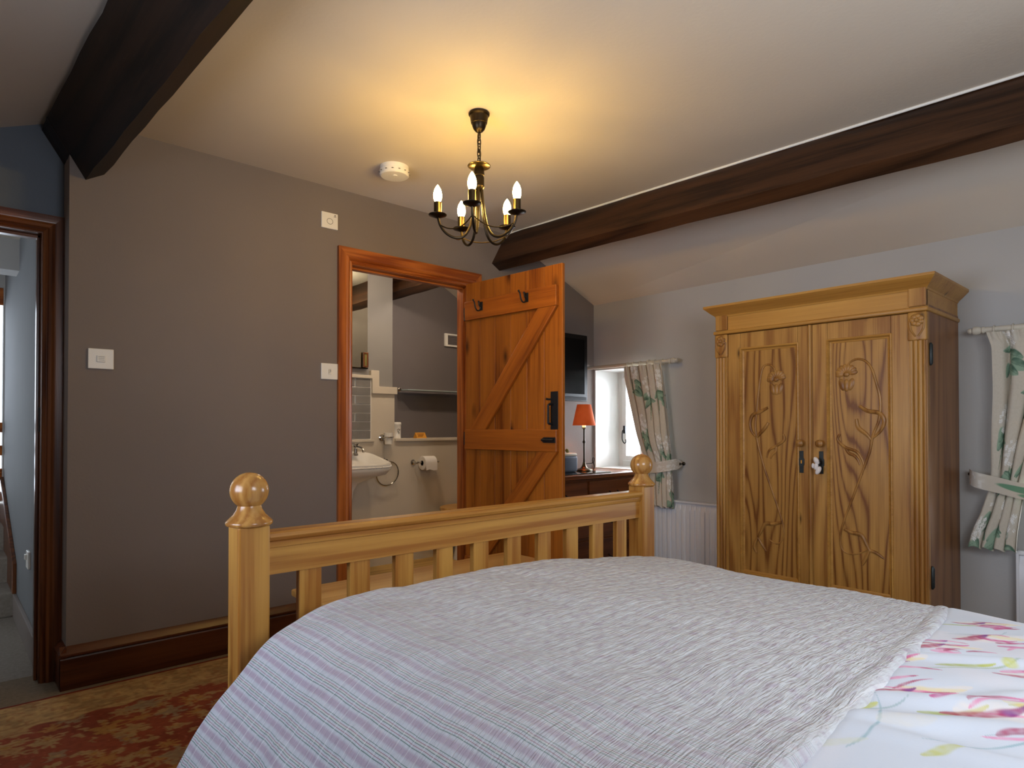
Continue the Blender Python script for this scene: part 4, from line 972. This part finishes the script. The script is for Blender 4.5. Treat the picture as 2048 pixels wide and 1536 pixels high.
# ================================================================ CURTAINS
def curtain(name, label, edges, zt, zb, xbase, amp, npl, tie_z, seed, tie, hang):
    """edges: list of (z, y_left, y_right) from top down. Left is the larger y as the photo shows it."""
    nu, nv = 220, 260
    E_ = np.array(edges)[::-1]
    zs = np.linspace(zt, zb, nv); u = np.linspace(0, 1, nu)
    yl = np.interp(zs, E_[:, 0], E_[:, 1]); yr = np.interp(zs, E_[:, 0], E_[:, 2])
    k_ = np.ones(9) / 9
    yl = np.convolve(np.pad(yl, 4, 'edge'), k_, 'valid'); yr = np.convolve(np.pad(yr, 4, 'edge'), k_, 'valid')
    Ug, Zg = np.meshgrid(u, zs, indexing='ij')
    tight = np.exp(-((Zg - tie_z) / .10) ** 2)
    head = sstep(zt - .07, zt, Zg)
    a = amp * (1 - .55 * tight) * (1 - .45 * head)
    warp = Ug + .03 * np.sin(2 * PI * Ug + seed) + .02 * (vnoise(Ug * 3 + seed, Zg * 2.5) - .5)
    ph = 2 * PI * npl * warp + .5 * np.sin(Zg * 4 + seed)
    Xg = xbase - a * (np.sin(ph) * .8 + .2 * np.sin(2 * ph + 1)) - .012 * head * np.abs(np.sin(ph * 2))
    Xg = Xg - .022 * (1 - tight) * sstep(tie_z + .2, tie_z, Zg) * .0 - .02 * np.exp(-((Zg - (tie_z + .16)) / .12) ** 2) * np.sin(PI * Ug)
    Yg = yl[None, :] + (yr - yl)[None, :] * Ug + .35 * a * np.cos(ph)
    Zo = Zg + .008 * np.sin(2 * PI * npl * Ug) * sstep(zb + .1, zb, Zg)
    # cloth coordinates (full cloth about 1.7 times the hung width)
    CU = Ug * .62; CV = Zg
    col = np.zeros(Ug.shape + (4,)); col[...] = np.array(lin(204, 195, 178))
    blend(col, sstep(.4, .8, vnoise(CU * 160, CV * 160)) * .25, (188, 178, 160))
    rr = random.Random(seed * 13 + 1); nz = vnoise(CU * 50, CV * 50); fine = vnoise(CU * 150, CV * 150)
    def leaf(cx, cz, an, L, wd, dark=(84, 112, 94), light=(146, 170, 146)):
        p = (CU - cx) * math.cos(an) + (CV - cz) * math.sin(an); q = -(CU - cx) * math.sin(an) + (CV - cz) * math.cos(an)
        t = p / L; wl = wd * np.sqrt(np.clip(1 - t * t, 0, 1)) * (1 - .45 * t)
        mk = (1 - sstep(.85, 1.05, np.abs(q) / np.maximum(wl, 1e-5))) * (np.abs(t) < 1)
        blend(col, mk, light); blend(col, mk * sstep(-.1, .9, q / np.maximum(wl, 1e-5) + .8 * (nz - .5)), dark); blend(col, mk * (np.abs(q) < .0018) * .6, dark)
    def bloom(cx, cz, R):
        d = np.hypot((CU - cx) / .85, CV - cz)
        body = (1 - sstep(R * .8, R * 1.05, d + .03 * (nz - .5)))
        blend(col, body * .55, (206, 202, 190))
        for _ in range(34):
            a_ = rr.uniform(0, 2 * PI); q = R * math.sqrt(rr.random()); x, z = cx + .85 * q * math.cos(a_), cz + q * math.sin(a_)
            r = rr.uniform(.008, .012)
            i = np.where(np.abs(u * .62 - x) < .02)[0]; j = np.where(np.abs(zs - z) < .02)[0]
            if len(i) == 0 or len(j) == 0: continue
            sl_ = (slice(i[0], i[-1] + 1), slice(j[0], j[-1] + 1)); dd = np.hypot(CU[sl_] - x, CV[sl_] - z); sub = col[sl_]
            th = np.arctan2(CV[sl_] - z, CU[sl_] - x); lim = r * (.8 + .25 * np.cos(4 * th + a_))
            blend(sub, (1 - sstep(lim * .85, lim, dd)), (236, 234, 228)); blend(sub, (1 - sstep(.0015, .003, dd)) * .8, (150, 150, 130))
    def stem(x0, z0, x1, z1):
        an = math.atan2(z1 - z0, x1 - x0); L = math.hypot(x1 - x0, z1 - z0) / 2; leaf((x0 + x1) / 2, (z0 + z1) / 2, an, L, .0045, (84, 112, 84), (110, 136, 104))
    for (cx, cz) in hang:
        stem(cx, cz - .04, cx + rr.uniform(-.05, .05), cz - .24)
        for s_ in (-1, 1, -1, 1, 1):
            leaf(cx + s_ * rr.uniform(.015, .06), cz - rr.uniform(.06, .17), -PI / 2 + s_ * rr.uniform(.3, 1.5), rr.uniform(.035, .06), rr.uniform(.016, .028))
        bloom(cx, cz, rr.uniform(.055, .07))
    t = thing(name, label, 'curtain', (xbase, float(np.mean(yl + yr) / 2), zb))
    fabric = painted('printed_linen_%d' % seed, .95, .25, 700)
    fo = MB().grid(np.stack([Xg, Yg, Zo], -1)).build('panel', fabric, t, paintcol=col.reshape(-1, 4), recalc=False, angle=180)
    # tie-back band in the same cloth
    P = smooth_path(tie, 10); n = len(P); wd = .036
    rows = []; cc = []
    nb_ = 40
    for i in range(n):
        tt = i / (n - 1); half = wd * (.35 + .65 * min(1, math.sin(PI * min(max(tt, .04), .96)) * 2.2))
        rows.append([(P[i][0], P[i][1], P[i][2] + half * (2 * k / nb_ - 1)) for k in range(nb_ + 1)])
    tc_ = np.zeros((n, nb_ + 1, 4)); tc_[...] = np.array(lin(204, 195, 178))
    A, B_ = np.meshgrid(np.linspace(0, .3, n), np.linspace(-wd, wd, nb_ + 1), indexing='ij')
    sp_ = sstep(.55, .7, vnoise(A * 110 + seed, B_ * 110)); zone = sstep(.13, .10, A) if seed == 2 else sstep(.10, .13, A) * sstep(.30, .27, A)
    blend(tc_, zone * (.35 + .65 * sp_), (228, 226, 218))
    if seed == 2:
        blend(tc_, (1 - sstep(.8, 1.0, np.hypot((A - .21) / .07, (B_ - .004) / .016))), (110, 150, 120)); blend(tc_, (1 - sstep(.8, 1.0, np.hypot((A - .24) / .05, (B_ + .02) / .012))), (120, 156, 122))
    MB().grid(rows).build('tieback', fabric, t, paintcol=tc_.reshape(-1, 4), recalc=False, angle=180)
    return t
curtain('curtain', 'floral linen curtain tied back beside the bright window, seen left of the wardrobe', [(1.515, 2.815, 2.505), (1.42, 2.805, 2.49), (1.25, 2.76, 2.475), (1.05, 2.71, 2.455), (.88, 2.655, 2.435), (.82, 2.645, 2.432), (.70, 2.645, 2.425), (.545, 2.625, 2.42)], 1.506, .545, 3.612, .024, 5, .83, 1,
        [(3.600, 2.70, .800), (3.580, 2.62, .802), (3.577, 2.52, .812), (3.585, 2.45, .824), (3.625, 2.42, .832), (3.70, 2.412, .834)],
        [(.13, 1.46), (.34, 1.36), (.52, 1.40), (.16, 1.10), (.44, .98), (.58, .96), (.55, .72), (.34, .86), (.08, .80)])
curtain('curtain', 'floral linen curtain tied back beside the near window at the right edge of the photo', [(1.525, .725, .36), (1.45, .70, .37), (1.25, .695, .42), (1.05, .70, .50), (.90, .705, .555), (.80, .715, .585), (.68, .745, .60), (.60, .775, .61), (.515, .795, .615)], 1.516, .515, 3.612, .026, 4, .82, 2,
        [(3.70, .806, .852), (3.63, .800, .845), (3.582, .76, .832), (3.570, .68, .815), (3.570, .60, .795), (3.59, .53, .785), (3.62, .50, .785)],
        [(.14, 1.50), (.30, 1.36), (.10, 1.12), (.36, 1.28), (.24, .96), (.12, .74), (.30, .70), (.46, 1.05), (.04, .60), (.47, .64), (.50, 1.44)])
for (y, z, lb, tg) in ((2.412, .834, 'small dark hook holding the tieback of the far curtain', 0), (.806, .854, 'small brass hook holding the tieback of the near curtain', 1)):
    m = MB(); m.lathe([(.012, X1), (.012, X1 - .005), (.004, X1 - .008), (.004, X1 - .04), (.009, X1 - .045), (.009, X1 - .050), (.002, X1 - .053)], (0, y, z), 12, 'X')
    tag(m.build('curtain_hook', M['bronze_dark']), lb, 'hook')
def rod(ya, yb, z, label, fin, rings):
    t = thing('curtain_pole', label, 'curtain pole', (X1 - .08, (ya + yb) / 2, z))
    x = X1 - .085
    MB().tube([(x, ya, z), (x, yb, z)], .0125, 14).build('pole', M['rose_white'], t)
    d = 1 if fin > (ya + yb) / 2 else -1
    MB().lathe([(.0125, 0), (.016, d * .004), (.016, d * .010), (.011, d * .014), (.017, d * .022), (.020, d * .034), (.017, d * .046), (.010, d * .052), (.013, d * .058), (.010, d * .066), (.002, d * .068)], (x, fin, z), 18, 'Y').build('finial', M['rose_white'], t)
    for y in rings:
        MB().tube([(x + .019 * math.cos(2 * PI * k / 20), y, z - .004 + .019 * math.sin(2 * PI * k / 20)) for k in range(20)], .0035, 6, True).build('ring', M['rose_white'], t)
    y = fin - d * .16
    m = MB(); m.lathe([(.022, X1), (.022, X1 - .01), (.012, X1 - .018), (.011, x + .01)], (0, y, z), 14, 'X'); m.tube([(x + .017 * math.cos(2 * PI * k / 20), y, z + .017 * math.sin(2 * PI * k / 20)) for k in range(20)], .006, 6, True)
    m.build('bracket', M['rose_white'], t)
rod(2.47, 3.185, 1.522, 'cream painted curtain pole over the bright far window', 2.47, [2.52, 2.58, 2.64, 2.70, 2.76, 2.81])
rod(-.40, .735, 1.532, 'cream painted curtain pole at the right edge', .735, [.70, .63, .56, .49, .42])

# ================================================================ DESK, LAMP, POT, GLASS, TV
dk = thing('pine_desk', 'dark pine chest of drawers in the far corner behind the plank door', 'chest of drawers', (3.2, 2.97, 0))
DX0, DX1, DY0, DY1, DZ = 2.62, 3.69, 2.775, 3.185, .770
MB().box(DX0 - .02, DX1, DY0 - .02, DY1, DZ - .028, DZ).build('top', M['desk_x'], dk, .006, 3)
MB().box(DX0, DX1 - .01, DY0, DY1 - .01, .09, DZ - .028).build('carcass', M['desk_front'], dk, .002)
MB().box(DX0 - .01, DX1 - .005, DY0 - .01, DY1 - .005, .0, .09).build('plinth', M['desk_front'], dk, .004)
for (a, b_, z0, z1) in ((DX0 + .03, (DX0 + DX1) / 2 - .01, .575, .725), ((DX0 + DX1) / 2 + .01, DX1 - .04, .575, .725), (DX0 + .03, DX1 - .04, .36, .555), (DX0 + .03, DX1 - .04, .115, .34)):
    d = MB().box(a, b_, DY0 - .014, DY0 + .005, z0, z1).build('drawer', M['desk_front'], dk, .004)
    for fx in ((.5,) if b_ - a < .6 else (.25, .75)):
        x = a + (b_ - a) * fx; zc = (z0 + z1) / 2
        MB().tube(smooth_path([(x - .04, DY0 - .014, zc), (x - .04, DY0 - .03, zc - .01), (x, DY0 - .036, zc - .02), (x + .04, DY0 - .03, zc - .01), (x + .04, DY0 - .014, zc)], 5), .004, 7).build('drop_handle', M['iron'], d)
lp_ = thing('table_lamp', 'slim bronze table lamp with an orange shade on the corner chest', 'lamp', (3.365, 2.985, DZ))
lx, ly = 3.365, 2.985
MB().lathe([(.058, 0), (.060, .004), (.054, .010), (.032, .016), (.020, .026), (.012, .042), (.009, .06)], (lx, ly, DZ + .006), 28).build('base', M['bronze'], lp_)
MB().lathe([(.008, .05), (.006, .09), (.006, .19), (.010, .195), (.011, .202), (.008, .208), (.0055, .214), (.0055, .285), (.010, .292), (.016, .297), (.016, .301), (.008, .303)], (lx, ly, DZ + .006), 16).build('stem', M['bronze_dark'], lp_)
MB().lathe([(.013, .30), (.013, .355), (.005, .358)], (lx, ly, DZ), 14).build('candle_tube', M['cream_candle'], lp_)
m, nt, b_ = nmat('orange_shade'); b_.inputs['Base Color'].default_value = lin(226, 104, 40); b_.inputs['Roughness'].default_value = .9
nz = N(nt, 'ShaderNodeTexNoise', i_Scale=9.0, i_Detail=2.0); tcx = N(nt, 'ShaderNodeTexCoord'); nt.links.new(tcx.outputs['Object'], nz.inputs['Vector'])
nt.links.new(ramp(nt, nz.outputs[0], [(.35, lin(216, 98, 48)), (.65, lin(228, 118, 64))]), b_.inputs['Base Color'])
b_.inputs['Emission Color'].default_value = lin(255, 96, 30); b_.inputs['Emission Strength'].default_value = .13
sh_ = MB().lathe([(.081, .322), (.049, .468)], (lx, ly, DZ), 40)
sh_.f = sh_.f[:-2]
so = sh_.build('lamp_shade', m, lp_, solid=.002, recalc=False)
mot = paint('brown_motif', (150, 62, 22), .9, 0)
for a0, zz in ((-2.55, .348), (-2.15, .356), (-1.95, .348), (-1.45, .346)):
    g = MB(); q = .0765 - .0002 * ((zz - .322) / .146 * 160)
    g.ball((lx + q * math.cos(a0), ly + q * math.sin(a0), DZ + zz), .013, .003, .0045, 8, 6, Matrix.Rotation(a0 + PI / 2, 3, 'Z') @ Matrix.Rotation(-.6, 3, 'Y'))
    g.build('leaf_motif', mot, so)
MB().tube(smooth_path([(lx + .02, ly - .06, DZ + .006), (lx + .035, ly - .065, DZ + .035), (lx + .02, ly - .06, DZ + .075), (lx + .03, ly - .058, DZ + .10), (lx + .045, ly - .055, DZ + .085), (lx + .03, ly - .05, DZ + .06), (lx + .006, ly - .012, DZ + .055)], 6), .0025, 6).build('cord', M['black'], lp_)
pt = thing('plant_pot', 'slate blue square pot with a dried sprig beside the table lamp', 'plant pot', (3.19, 2.99, DZ))
MB().box(3.09, 3.235, 2.92, 3.05, DZ + .006, DZ + .118).build('pot', M['slate_pot'], pt, .02, 4)
MB().box(3.095, 3.230, 2.925, 3.045, DZ + .112, DZ + .135).build('inner_liner', M['rose_white'], pt, .01, 3)
m = MB(); 
for k in range(7): m.ball((3.185 + .018 * math.cos(k * 2.1), 2.99 + .018 * math.sin(k * 2.1), DZ + .143 + .004 * (k % 3)), .012, .008, .012, 8, 6, Matrix.Rotation(k, 3, 'Z'))
m.build('sprig', M['leaf'], pt)
gl = MB().box(2.80, 3.42, 2.79, 3.165, DZ + .001, DZ + .006).build('glass_sheet', M['table_glass'], None, .001)
tag(gl, 'clear glass sheet lying on the corner chest', 'glass sheet')
tv = thing('television', 'black flat screen television on the taupe wall above the corner chest', 'television', (3.17, 3.1, 1.27))
MB().box(2.80, 3.534, 3.10, 3.145, 1.267, 1.748).build('casing', M['black'], tv, .006, 3)
MB().box(2.835, 3.500, 3.0985, 3.1005, 1.318, 1.715).build('screen', M['screen'], tv)
MB().box(2.82, 3.515, 3.094, 3.10, 1.272, 1.296).build('speaker_bar', M['black'], tv, .002)
MB().box(3.08, 3.26, 3.145, YB, 1.42, 1.60).build('wall_bracket', M['iron'], tv, .003)

# ================================================================ SWITCHES, ALARM
def plate(x0, z1, label, kind):
    t = thing('wall_switch' if kind != 'fob' else 'wall_plate', label, 'switch plate', (x0 + .046, YB, z1 - .043))
    z0 = z1 - .086; x1 = x0 + .094
    MB().box(x0, x1, YB - .010, YB, z0, z1).build('plate', M['plastic'], t, .003)
    cx, cz = (x0 + x1) / 2, (z0 + z1) / 2
    if kind == 'rocker':
        MB().box(cx - .016, cx + .016, YB - .0145, YB - .010, cz - .014, cz + .014).build('rocker', M['plastic'], t, .002)
        m = MB()
        for k in range(3): m.box(cx - .011, cx + .011, YB - .0150, YB - .0142, cz + .008 - k * .007, cz + .0095 - k * .007)
        m.build('printed_line', M['plastic_grey'], t)
    elif kind == 'mark':
        MB().box(cx - .010, cx + .010, YB - .0135, YB - .010, cz - .017, cz + .017).build('rocker', M['plastic'], t, .002)
        m = MB(); m.box(cx - .008, cx - .006, YB - .0140, YB - .0130, cz - .012, cz + .010); m.box(cx - .002, cx, YB - .0140, YB - .0130, cz - .010, cz + .012); m.box(cx + .003, cx + .005, YB - .0140, YB - .0130, cz - .002, cz + .010)
        m.build('printed_mark', M['plastic_grey'], t)
    else:
        m = MB(); a = .011
        for k in range(8):
            t0 = PI * (-.1 + 1.2 * k / 8); t1 = PI * (-.1 + 1.2 * (k + 1) / 8)
        m.tube([(cx + .017 * math.cos(q), YB - .0105, cz - .004 + .015 * math.sin(q)) for q in [2 * PI * k / 28 for k in range(28)]], .0012, 6, True)
        m.build('ring_mark', M['plastic_grey'], t)
        m = MB(); m.box(cx + .022, cx + .036, YB - .0108, YB - .0100, z1 - .020, z1 - .017); m.box(cx + .026, cx + .034, YB - .0108, YB - .0100, z1 - .014, z1 - .008); m.build('printed_mark', M['plastic_grey'], t)
plate(.470, 1.414, 'white wall switch near the left corner of the taupe wall', 'rocker')
plate(1.512, 1.421, 'white wall switch touching the orange door frame at mid height', 'mark')
plate(1.511, 2.231, 'white square plate with a round mark high on the taupe wall', 'fob')
al = thing('smoke_alarm', 'round white smoke alarm on the ceiling left of the chandelier', 'smoke alarm', (1.68, 2.745, CZ))
MB().lathe([(.070, CZ), (.070, CZ - .014), (.068, CZ - .017), (.072, CZ - .019), (.072, CZ - .042), (.066, CZ - .048), (.030, CZ - .050), (.001, CZ - .050)], (1.682, 2.742, 0), 40).build('body', M['plastic'], al, angle=30)
m = MB(); m.lathe([(.012, CZ - .049), (.012, CZ - .053), (.001, CZ - .053)], (1.675, 2.725, 0), 16); m.build('test_button', M['plastic'], al)
for k in range(14):
    a = 2 * PI * k / 14
    MB().box(1.682 + .0722 * math.cos(a) - .004, 1.682 + .0722 * math.cos(a) + .004, 2.742 + .0722 * math.sin(a) - .004, 2.742 + .0722 * math.sin(a) + .004, CZ - .034, CZ - .031).build('vent_slot', M['plastic_grey'], al)

# ================================================================ CHANDELIER
cx, cy = 1.651, 2.036
cl = thing('chandelier', 'five arm antique bronze chandelier with lit candle bulbs', 'chandelier', (cx, cy, CZ))
MB().lathe([(.041, CZ), (.044, CZ - .004), (.043, CZ - .010), (.038, CZ - .015), (.036, CZ - .028), (.033, CZ - .044), (.030, CZ - .046), (.028, CZ - .056), (.023, CZ - .068), (.014, CZ - .078), (.005, CZ - .082)], (cx, cy, 0), 32).build('ceiling_rose', M['bronze_dark'], cl, angle=30)
zc = CZ - .082
cn_ = MB(); zt = zc
for k in range(6):
    z0 = zt - k * .0245; L, w_ = .019, .008
    pts = []
    for q in range(20):
        a = 2 * PI * q / 20; dx, dz = w_ * math.cos(a), L * math.sin(a)
        pts.append((cx + (dx if k % 2 else 0), cy + (0 if k % 2 else dx), z0 - .014 + dz))
    cn_.tube(pts, .0022, 6, True)
cn_.build('chain', M['bronze_dark'], cl)
MB().tube(smooth_path([(cx + .002, cy, zc), (cx - .004, cy + .003, zc - .05), (cx + .005, cy, zc - .09), (cx, cy, zc - .13)], 5), .0028, 6).build('cable', M['bronze'], cl)
MB().lathe([(.004, 2.160), (.046, 2.157), (.048, 2.154), (.046, 2.151), (.010, 2.149)], (cx, cy, 0), 28).build('top_dish', M['bronze'], cl, angle=60)
MB().lathe([(.004, 2.166), (.012, 2.160), (.017, 2.150), (.021, 2.135), (.022, 2.115), (.019, 2.112), (.019, 2.108), (.021, 2.106), (.021, 2.075), (.023, 2.068), (.021, 2.064), (.015, 2.055), (.006, 2.050)], (cx, cy, 0), 24).build('column', M['bronze_dark'], cl)
base_a = math.atan2(-cy, -cx) - .16
ZP = 1.940; RA = .170
armP = [(.012, 2.060), (.016, 2.02), (.024, 1.96), (.038, 1.90), (.062, 1.862), (.098, 1.852), (.135, 1.868), (.160, 1.900), (RA, ZP)]
for k in range(5):
    a = base_a + 2 * PI * k / 5; ca, sa = math.cos(a), math.sin(a); p2 = lambda r, z: (cx + r * ca, cy + r * sa, z)
    arm = MB().tube(smooth_path([p2(r, z) for r, z in armP], 6), .0055, 8).build('arm', M['bronze_dark'], cl)
    px, py = cx + RA * ca, cy + RA * sa
    MB().lathe([(.008, ZP - .012), (.022, ZP - .006), (.036, ZP - .001), (.037, ZP + .002), (.034, ZP + .003), (.012, ZP + .001)], (px, py, 0), 28).build('drip_pan', M['bronze_dark'], arm, angle=60)
    MB().lathe([(.0155, ZP + .001), (.0155, ZP + .052), (.013, ZP + .053)], (px, py, 0), 20).build('candle_sleeve', M['bronze'], arm)
    MB().lathe([(.009, ZP + .050), (.0135, ZP + .058), (.0165, ZP + .068), (.0175, ZP + .080), (.016, ZP + .094), (.012, ZP + .106), (.007, ZP + .115), (.003, ZP + .121), (.0005, ZP + .124)], (px, py, 0), 20).build('bulb', M['bulb'], arm)
    a2 = base_a + 2 * PI * (k + 1) / 5
    q0 = (cx + .160 * ca, cy + .160 * sa, 1.900); q1 = (cx + .160 * math.cos(a2), cy + .160 * math.sin(a2), 1.900)
    am = (a + 2 * PI / 10)
    mid = (cx + .118 * math.cos(am), cy + .118 * math.sin(am), 1.872)
    MB().tube(smooth_path([q0, tuple((q0[i] * .55 + mid[i] * .45 - (.008 if i == 2 else 0)) for i in range(3)), mid, tuple((q1[i] * .55 + mid[i] * .45 - (.008 if i == 2 else 0)) for i in range(3)), q1], 6), .0026, 6).build('scroll_wire', M['bronze'], arm)

# ================================================================ LIGHT
def area(name, loc, rot, sx, sy, power, rgb=(255, 255, 255)):
    l = bpy.data.lights.new(name, 'AREA'); l.shape = 'RECTANGLE'; l.size = sx; l.size_y = sy; l.energy = power; l.color = lin(*rgb)[:3]
    o = bpy.data.objects.new(name, l); C.objects.link(o); o.location = loc; o.rotation_euler = rot; return o
def point(name, loc, power, rgb, r=.05):
    l = bpy.data.lights.new(name, 'POINT'); l.energy = power; l.color = lin(*rgb)[:3]; l.shadow_soft_size = r
    o = bpy.data.objects.new(name, l); C.objects.link(o); o.location = loc; return o
area('daylight_far_window', (4.32, 2.91, 1.15), (0, PI / 2, 0), .9, .7, 45, (235, 244, 255))
area('daylight_near_window', (4.32, .09, 1.10), (0, PI / 2 - .35, 0), 1.0, 1.1, 40, (225, 238, 255))
area('rear_fill', (.95, -.60, 1.5), (math.radians(90), 0, math.radians(-35)), 1.2, .6, 22, (238, 245, 255))  # added soft fill from the rear, not a fitting of the room
ld = area('left_daylight', (-.72, 1.45, 1.25), (0, -PI / 2 - .10, 0), .7, 1.0, 9, (222, 233, 255)); ld.data.spread = math.radians(110)
point('bathroom_lamp', (2.35, 3.80, 2.22), 10, (255, 232, 205), .05)
point('bathroom_lamp_two', (2.95, 3.75, 2.22), 7, (255, 232, 205), .05)
point('desk_lamp_bulb', (lx, ly, DZ + .385), 1.6, (255, 200, 130), .02)
area('hall_daylight', (-1.25, 4.0, 1.5), (0, -PI / 2, 0), .5, 1.2, 2.4, (220, 234, 255))
area('stair_daylight', (.05, 5.9, 1.3), (-PI / 2, 0, 0), .6, 1.4, 6, (215, 232, 255))

wld = bpy.data.worlds.new('daylight'); wld.use_nodes = True; bpy.context.scene.world = wld
bg = wld.node_tree.nodes['Background']; bg.inputs[0].default_value = (.86, .93, 1.0, 1); bg.inputs[1].default_value = 3.0

# ================================================================ CAMERA
cam = bpy.data.cameras.new('camera'); co = bpy.data.objects.new('camera', cam); C.objects.link(co)
yaw, pit, rol = math.radians(41.9886), math.radians(.6902), math.radians(-.0352)
F = Vector((math.sin(yaw) * math.cos(pit), math.cos(yaw) * math.cos(pit), math.sin(pit)))
Rv = Vector((math.cos(yaw), -math.sin(yaw), 0)); Uv = Rv.cross(F)
R2 = Rv * math.cos(rol) + Uv * math.sin(rol); U2 = Uv * math.cos(rol) - Rv * math.sin(rol)
co.matrix_world = Matrix(((R2.x, U2.x, -F.x, 0), (R2.y, U2.y, -F.y, 0), (R2.z, U2.z, -F.z, 1.0779), (0, 0, 0, 1)))
cam.sensor_width = 36; cam.lens = 1277.4 / 2048 * 36
cam.shift_y = (839.43 - 768) / 2048
cam.clip_start = .02
sc = bpy.context.scene
sc.camera = co
sc.view_settings.view_transform = 'Standard'; sc.view_settings.look = 'None'
sc.view_settings.exposure = 0.40
sc.cycles.use_denoising = True; sc.cycles.adaptive_threshold = .03
sc.cycles.max_bounces = 8; sc.cycles.diffuse_bounces = 4
sc.cycles.sample_clamp_indirect = 6.0
